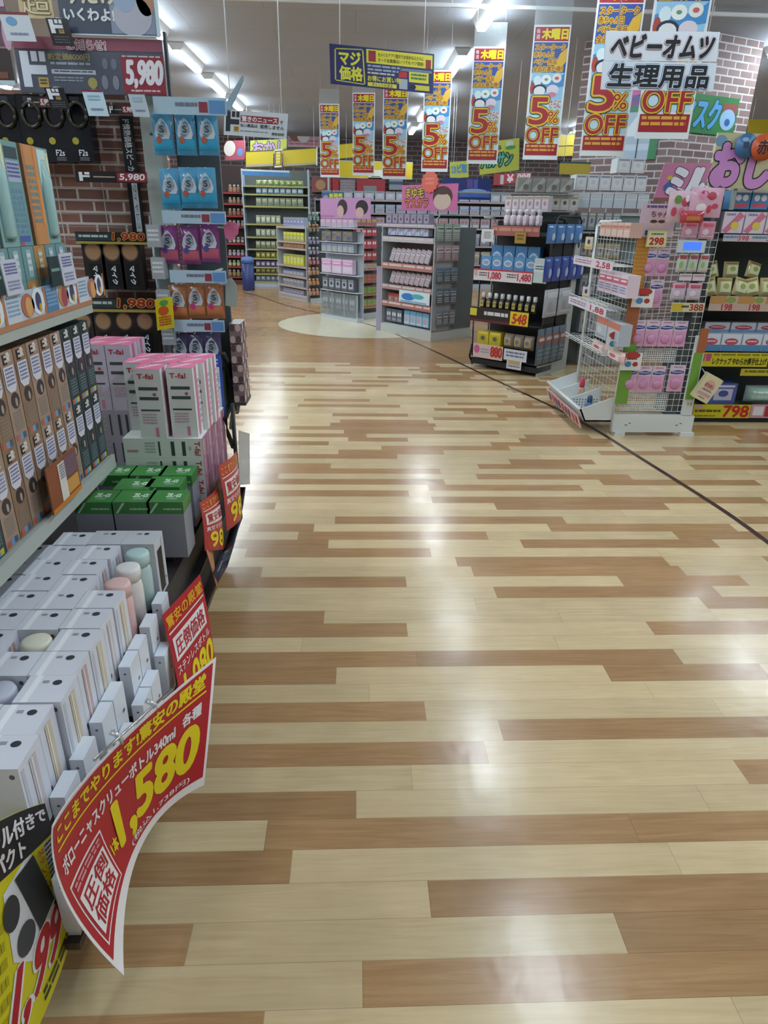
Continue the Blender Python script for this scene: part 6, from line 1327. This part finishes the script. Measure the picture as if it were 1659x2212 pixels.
quad_sign('hanging_sign', 5.9, ((713, 89), (938, 117), (938, 198), (714, 181)), '2a3060', 'wide dark blue and yellow member price sign hanging above the aisle', 'sign', maji)
def baby1(m, S): m.ltext(S, 'ベビーオムツ', .06, .12, .95, .88, [('b07a86', .1), ('dfe2e8', .075), ('14181e', .05)], .001, .15)
def baby2(m, S): m.ltext(S, '生理用品', .06, .1, .94, .9, [('3a4a7a', .1), ('cfdaea', .075), ('12181c', .04)], .001, .1)
quad_sign('hanging_sign', 3.6, ((1311, 67), (1556, 69), (1549, 134), (1305, 131)), 'c9d0d8', 'white hanging sign with black katakana letters in front of the banners', 'sign', baby1)
quad_sign('hanging_sign', 3.6, ((1304, 133), (1549, 136), (1541, 199), (1298, 193)), 'c9d3dc', 'white hanging sign with four black kanji directly below the katakana sign', 'sign', baby2, cords=((.05, 1), (.95, 1)), to=2.2145)
def news(m, S):
    d_mark(m, S, .03, .15, .24, .95, '20262e', .001); m.sheet(S, '8a2a34', .26, .55, .86, .82, .001); m.text(S, '驚きのニュース', .28, .58, .84, .79, 'e0d6d8', .002, .04); m.text(S, 'で', .88, .56, .93, .7, '2a2e36', .001, .02)
    m.text(S, 'ない商品は', .26, .36, .53, .5, '2a2e36', .001, .03); m.text(S, '発売しません', .57, .34, .95, .5, '2a2e36', .001, .03); m.scrib(S, .26, .16, .7, .22, 1, '6a7078', .001); m.text(S, '情熱価格', .76, .1, .96, .22, '4a5058', .001, .02)
quad_sign('hanging_sign', 4.6, ((486, 238), (622, 246), (620, 302), (483, 291)), 'c3cdd4', 'white news sign with black mark and red headline beyond the pouch rack', 'sign', news)
def edge(m, S, c, w=.02): m.sheet(S, c, 0, 0, 1, .06, .001); m.sheet(S, c, 0, .94, 1, 1, .001)
YW = 'c9b51c'
quad_sign('header_sign', 14.6, ((531, 327), (591, 324), (590, 361), (531, 363)), YW, 'plain yellow header panel over the snack shelving', 'header sign', lambda m, S: (edge(m, S, '4a4620'), m.sheet(S, 'a5a294', 0, .08, 1, .2, .0014)))
quad_sign('header_sign', 14.5, ((594, 323), (609, 322), (609, 361), (593, 362)), 'd6d8cc', 'small white header panel with yellow boxed writing between two yellow panels', 'header sign', lambda m, S: (m.sheet(S, '2a2a22', .05, .1, .95, .92, .001), m.sheet(S, YW, .15, .14, .85, .88, .002), m.scrib(S, .25, .2, .75, .85, 4, 'e0d890', .003)))
quad_sign('header_sign', 14.6, ((611, 323), (686, 318), (686, 357), (611, 362)), YW, 'long plain yellow header panel beside the banners', 'header sign', lambda m, S: (edge(m, S, '4a4620'), m.sheet(S, 'a5a294', 0, .08, 1, .18, .0014), m.sheet(S, 'd6d8cc', .96, 0, 1, 1, .002)))
quad_sign('header_sign', 15.5, ((732, 346), (892, 350), (890, 388), (732, 384)), YW, 'yellow header panel showing between the hanging banners', 'header sign', lambda m, S: (edge(m, S, 'b0b4a8'), m.sheet(S, 'd6d8cc', .4, 0, .6, .5, .001), m.sheet(S, '2a2a22', .44, .1, .56, .14, .002)))
quad_sign('header_sign', 15.8, ((727, 312), (769, 307), (768, 342), (727, 345)), YW, 'short yellow header sign between the two smallest hanging banners', 'header sign', lambda m, S: edge(m, S, '4a4620'))
quad_sign('header_sign', 16.0, ((1192, 292), (1262, 290), (1258, 336), (1190, 338)), YW, 'yellow header panel behind the larger banners near the brick pillar', 'header sign', lambda m, S: (m.sheet(S, '2a2820', 0, .45, .8, .5, .001)))
quad_sign('header_sign', 9.0, ((1208, 345), (1330, 352), (1330, 376), (1204, 376)), 'a5921e', 'mustard header panel with dark teal border above the paper packs', 'header sign', lambda m, S: (m.sheet(S, '2c4a4c', 0, .86, 1, 1, .001), m.sheet(S, '2c4a4c', .97, 0, 1, 1, .001), m.sheet(S, '2c4a4c', 0, 0, .03, 1, .001)))
quad_sign('header_sign', 12.5, ((1618, 258), (1700, 258), (1700, 295), (1616, 295)), 'b9a52a', 'yellow header panel far beyond the brick pillar', 'header sign', lambda m, S: None)
quad_sign('canopy_edge', 16.2, ((520, 365), (625, 369), (625, 382), (524, 378)), '4a86c0', 'thin blue and white canopy edge over the snack shelving', 'canopy', lambda m, S: m.sheet(S, 'd0dce4', 0, .7, 1, 1, .001), cords=((.1, 1), (.9, 1)))
quad_sign('pop_board', 15.2, ((541, 303), (620, 300), (619, 330), (540, 334)), 'b4bc4a', 'lime pop board with lilac bubble lettering above the yellow panels', 'pop board', lambda m, S: (m.ltext(S, 'おかし', .08, .0, .98, .85, [('1c161c', .1), ('b99ac4', .05)], .001)))
quad_sign('pop_board', 16.5, ((488, 304), (530, 303), (528, 345), (487, 346)), 'a85060', 'red and white poster hanging over the red-railed shelving', 'poster', lambda m, S: (m.ell(S, .2, .6, .3, .4, 'd9d0c8', .001), m.ell(S, .75, .4, .15, .2, '5a86b8', .002)))
quad_sign('pop_board', 10.2, ((1038, 310), (1122, 298), (1124, 368), (1036, 378)), 'b9c04e', 'lime pop board with teal brush lettering between two hanging banners', 'pop board', lambda m, S: (m.ltext(S, 'バルサン', .06, .2, .82, .62, [('152420', .12), ('4fb09a', .04)], .001, .12), m.text(S, 'ためしてね', .1, .72, .55, .86, '20241c', .001, .04), m.ell(S, .76, .86, .1, .1, 'c0ccc8', .001), m.ell(S, .78, .74, .13, .06, '4a8a3a', .0014)))
quad_sign('pop_board', 12.5, ((971, 352), (1012, 347), (1012, 384), (972, 386)), 'b4ba50', 'small lime pop board with blue lettering behind the banners', 'pop board', lambda m, S: m.text(S, 'カビ取', .1, .3, .9, .8, '4a86b0', .001, .06))
quad_sign('poster', 12.0, ((957, 383), (1062, 386), (1060, 432), (955, 430)), '27346e', 'wide dark blue poster with violet figures behind the cosmetics rack', 'poster', lambda m, S: (m.sheet(S, '5a4a86', .5, .55, .62, .95, .001), m.sheet(S, '4a5aa0', .64, .55, .72, .95, .001), m.sheet(S, '3f62a8', .35, .12, .98, .45, .001), m.ell(S, .66, .4, .25, .12, '7a9ac8', .002)), to=.0, cords=((.2, 0), (.8, 0)))
quad_sign('price_poster', 16.9, ((1092, 374), (1114, 374), (1112, 396), (1090, 397)), 'b8b4bc', 'white poster with red yen mark above the end shelving', 'poster', lambda m, S: (m.sheet(S, 'b03444', 0, 0, 1, 1, .001), m.text(S, '¥', .2, .12, .8, .88, 'd8d4d8', .002, .05)), cords=((.5, 1),))
quad_sign('price_poster', 16.9, ((1116, 374), (1148, 374), (1146, 390), (1114, 391)), 'b8b4bc', 'white and red number poster beside the yen mark poster', 'poster', lambda m, S: (m.sheet(S, 'b03a4a', 0, 0, 1, .9, .001), m.text(S, '998', .08, .1, .95, .85, 'd8d4d8', .002, .05)), cords=((.5, 1),))
def wall_poster(u0, v0, u1, v1, c, lab, draw, y=20.1):
    a, b = at_y(u0, v1, y), at_y(u1, v0, y); S = Surf(a, (b.x - a.x, 0, 0), (0, 0, b.z - a.z)); m = MB(); m.sheet(S, mat(c, .4), 0, 0, 1, 1, .08, .06); draw(m, S); o = m.build('wall_poster'); tag(o, lab, 'poster')
wall_poster(674, 384, 716, 415, '8a4a4a', 'brown food poster on the rear brick wall', lambda m, S: (m.ell(S, .45, .5, .25, .35, 'b08a5a', .085), m.sheet(S, 'c4c4c4', .8, 0, .9, 1, .083)))
wall_poster(718, 386, 732, 416, 'b02c34', 'narrow red panel on the rear brick wall', lambda m, S: None)
wall_poster(770, 388, 832, 422, 'b0303a', 'red framed grey window panel on the rear brick wall', lambda m, S: m.sheet(S, '8a9090', .25, 0, .7, .6, .083))
wall_poster(734, 388, 768, 416, '8a7a80', 'grey product poster on the rear brick wall', lambda m, S: m.scrib(S, .1, .1, .9, .9, 4, 'a89aa0', .083))
wall_poster(622, 268, 690, 318, 'b49aa0', 'pink and white poster high on the rear brick wall', lambda m, S: (m.ell(S, .25, .55, .2, .3, '8a4a40', .085), m.ell(S, .5, .5, .2, .3, 'd0c8c8', .086), m.scrib(S, .05, .05, .95, .3, 2, 'c05a6a', .083)))
wall_poster(840, 388, 870, 410, '9aa2a8', 'pale grey notice on the rear brick wall', lambda m, S: m.sheet(S, '4a5a80', 0, .5, 1, .8, .083))
wall_poster(1064, 376, 1090, 400, 'b04048', 'red banner piece on the rear brick wall', lambda m, S: m.sheet(S, 'd0c8cc', .6, .1, .9, .9, .083))
# boards on the brick pillar
def pillar_board(a, b, u0, v0, u1, v1, c, lab, draw, off=.02):
    d = (Vector(b) - Vector(a)).normalized(); fr = Frame(a[0], a[1], math.degrees(math.atan2(d.y, d.x)))
    return sign_on(fr, (u0, v0, u1, v1), -off, .012, c, 'pillar_board', lab, 'board', draw)
pillar_board(PIL[1], PIL[2], 1470, 205, 1592, 290, '3a7a4a', 'green board with fat blue letters on the brick pillar', lambda m, S: (m.ltext(S, 'マスク', .02, .15, .68, .88, [('1c3a3a', .08), ('4f9ad0', .05)], .001, .1), m.ell(S, .84, .42, .14, .28, '8fb4d4', .002), m.sheet(S, '8a5048', .72, .6, .98, .85, .0014), m.ell(S, .84, .35, .05, .1, '2f62a0', .003)))
pillar_board(PIL[0], PIL[1], 1342, 170, 1428, 345, '9fb4c4', 'seaside picture board with pink top and white parasol on the brick pillar', lambda m, S: (m.sheet(S, '8a4a90', 0, .68, 1, 1, .001), m.ell(S, .35, .88, .25, .08, 'c05a9a', .002), m.ell(S, .5, .76, .3, .06, '5a4a8a', .002), m.sheet(S, '2f7a5a', 0, .6, 1, .68, .001), m.poly(S, [(.05, .3), (.5, .62), (.98, .3)], 'd0dae0', .002), m.sheet(S, '6a9ac8', 0, .3, 1, .36, .001), m.sheet(S, '20303a', .49, .0, .52, .5, .003), m.sheet(S, '2f7a4a', .8, .0, 1, .3, .002), m.sheet(S, 'b8c8d4', 0, .12, .8, .2, .001)))
def round_wire_box(): pass
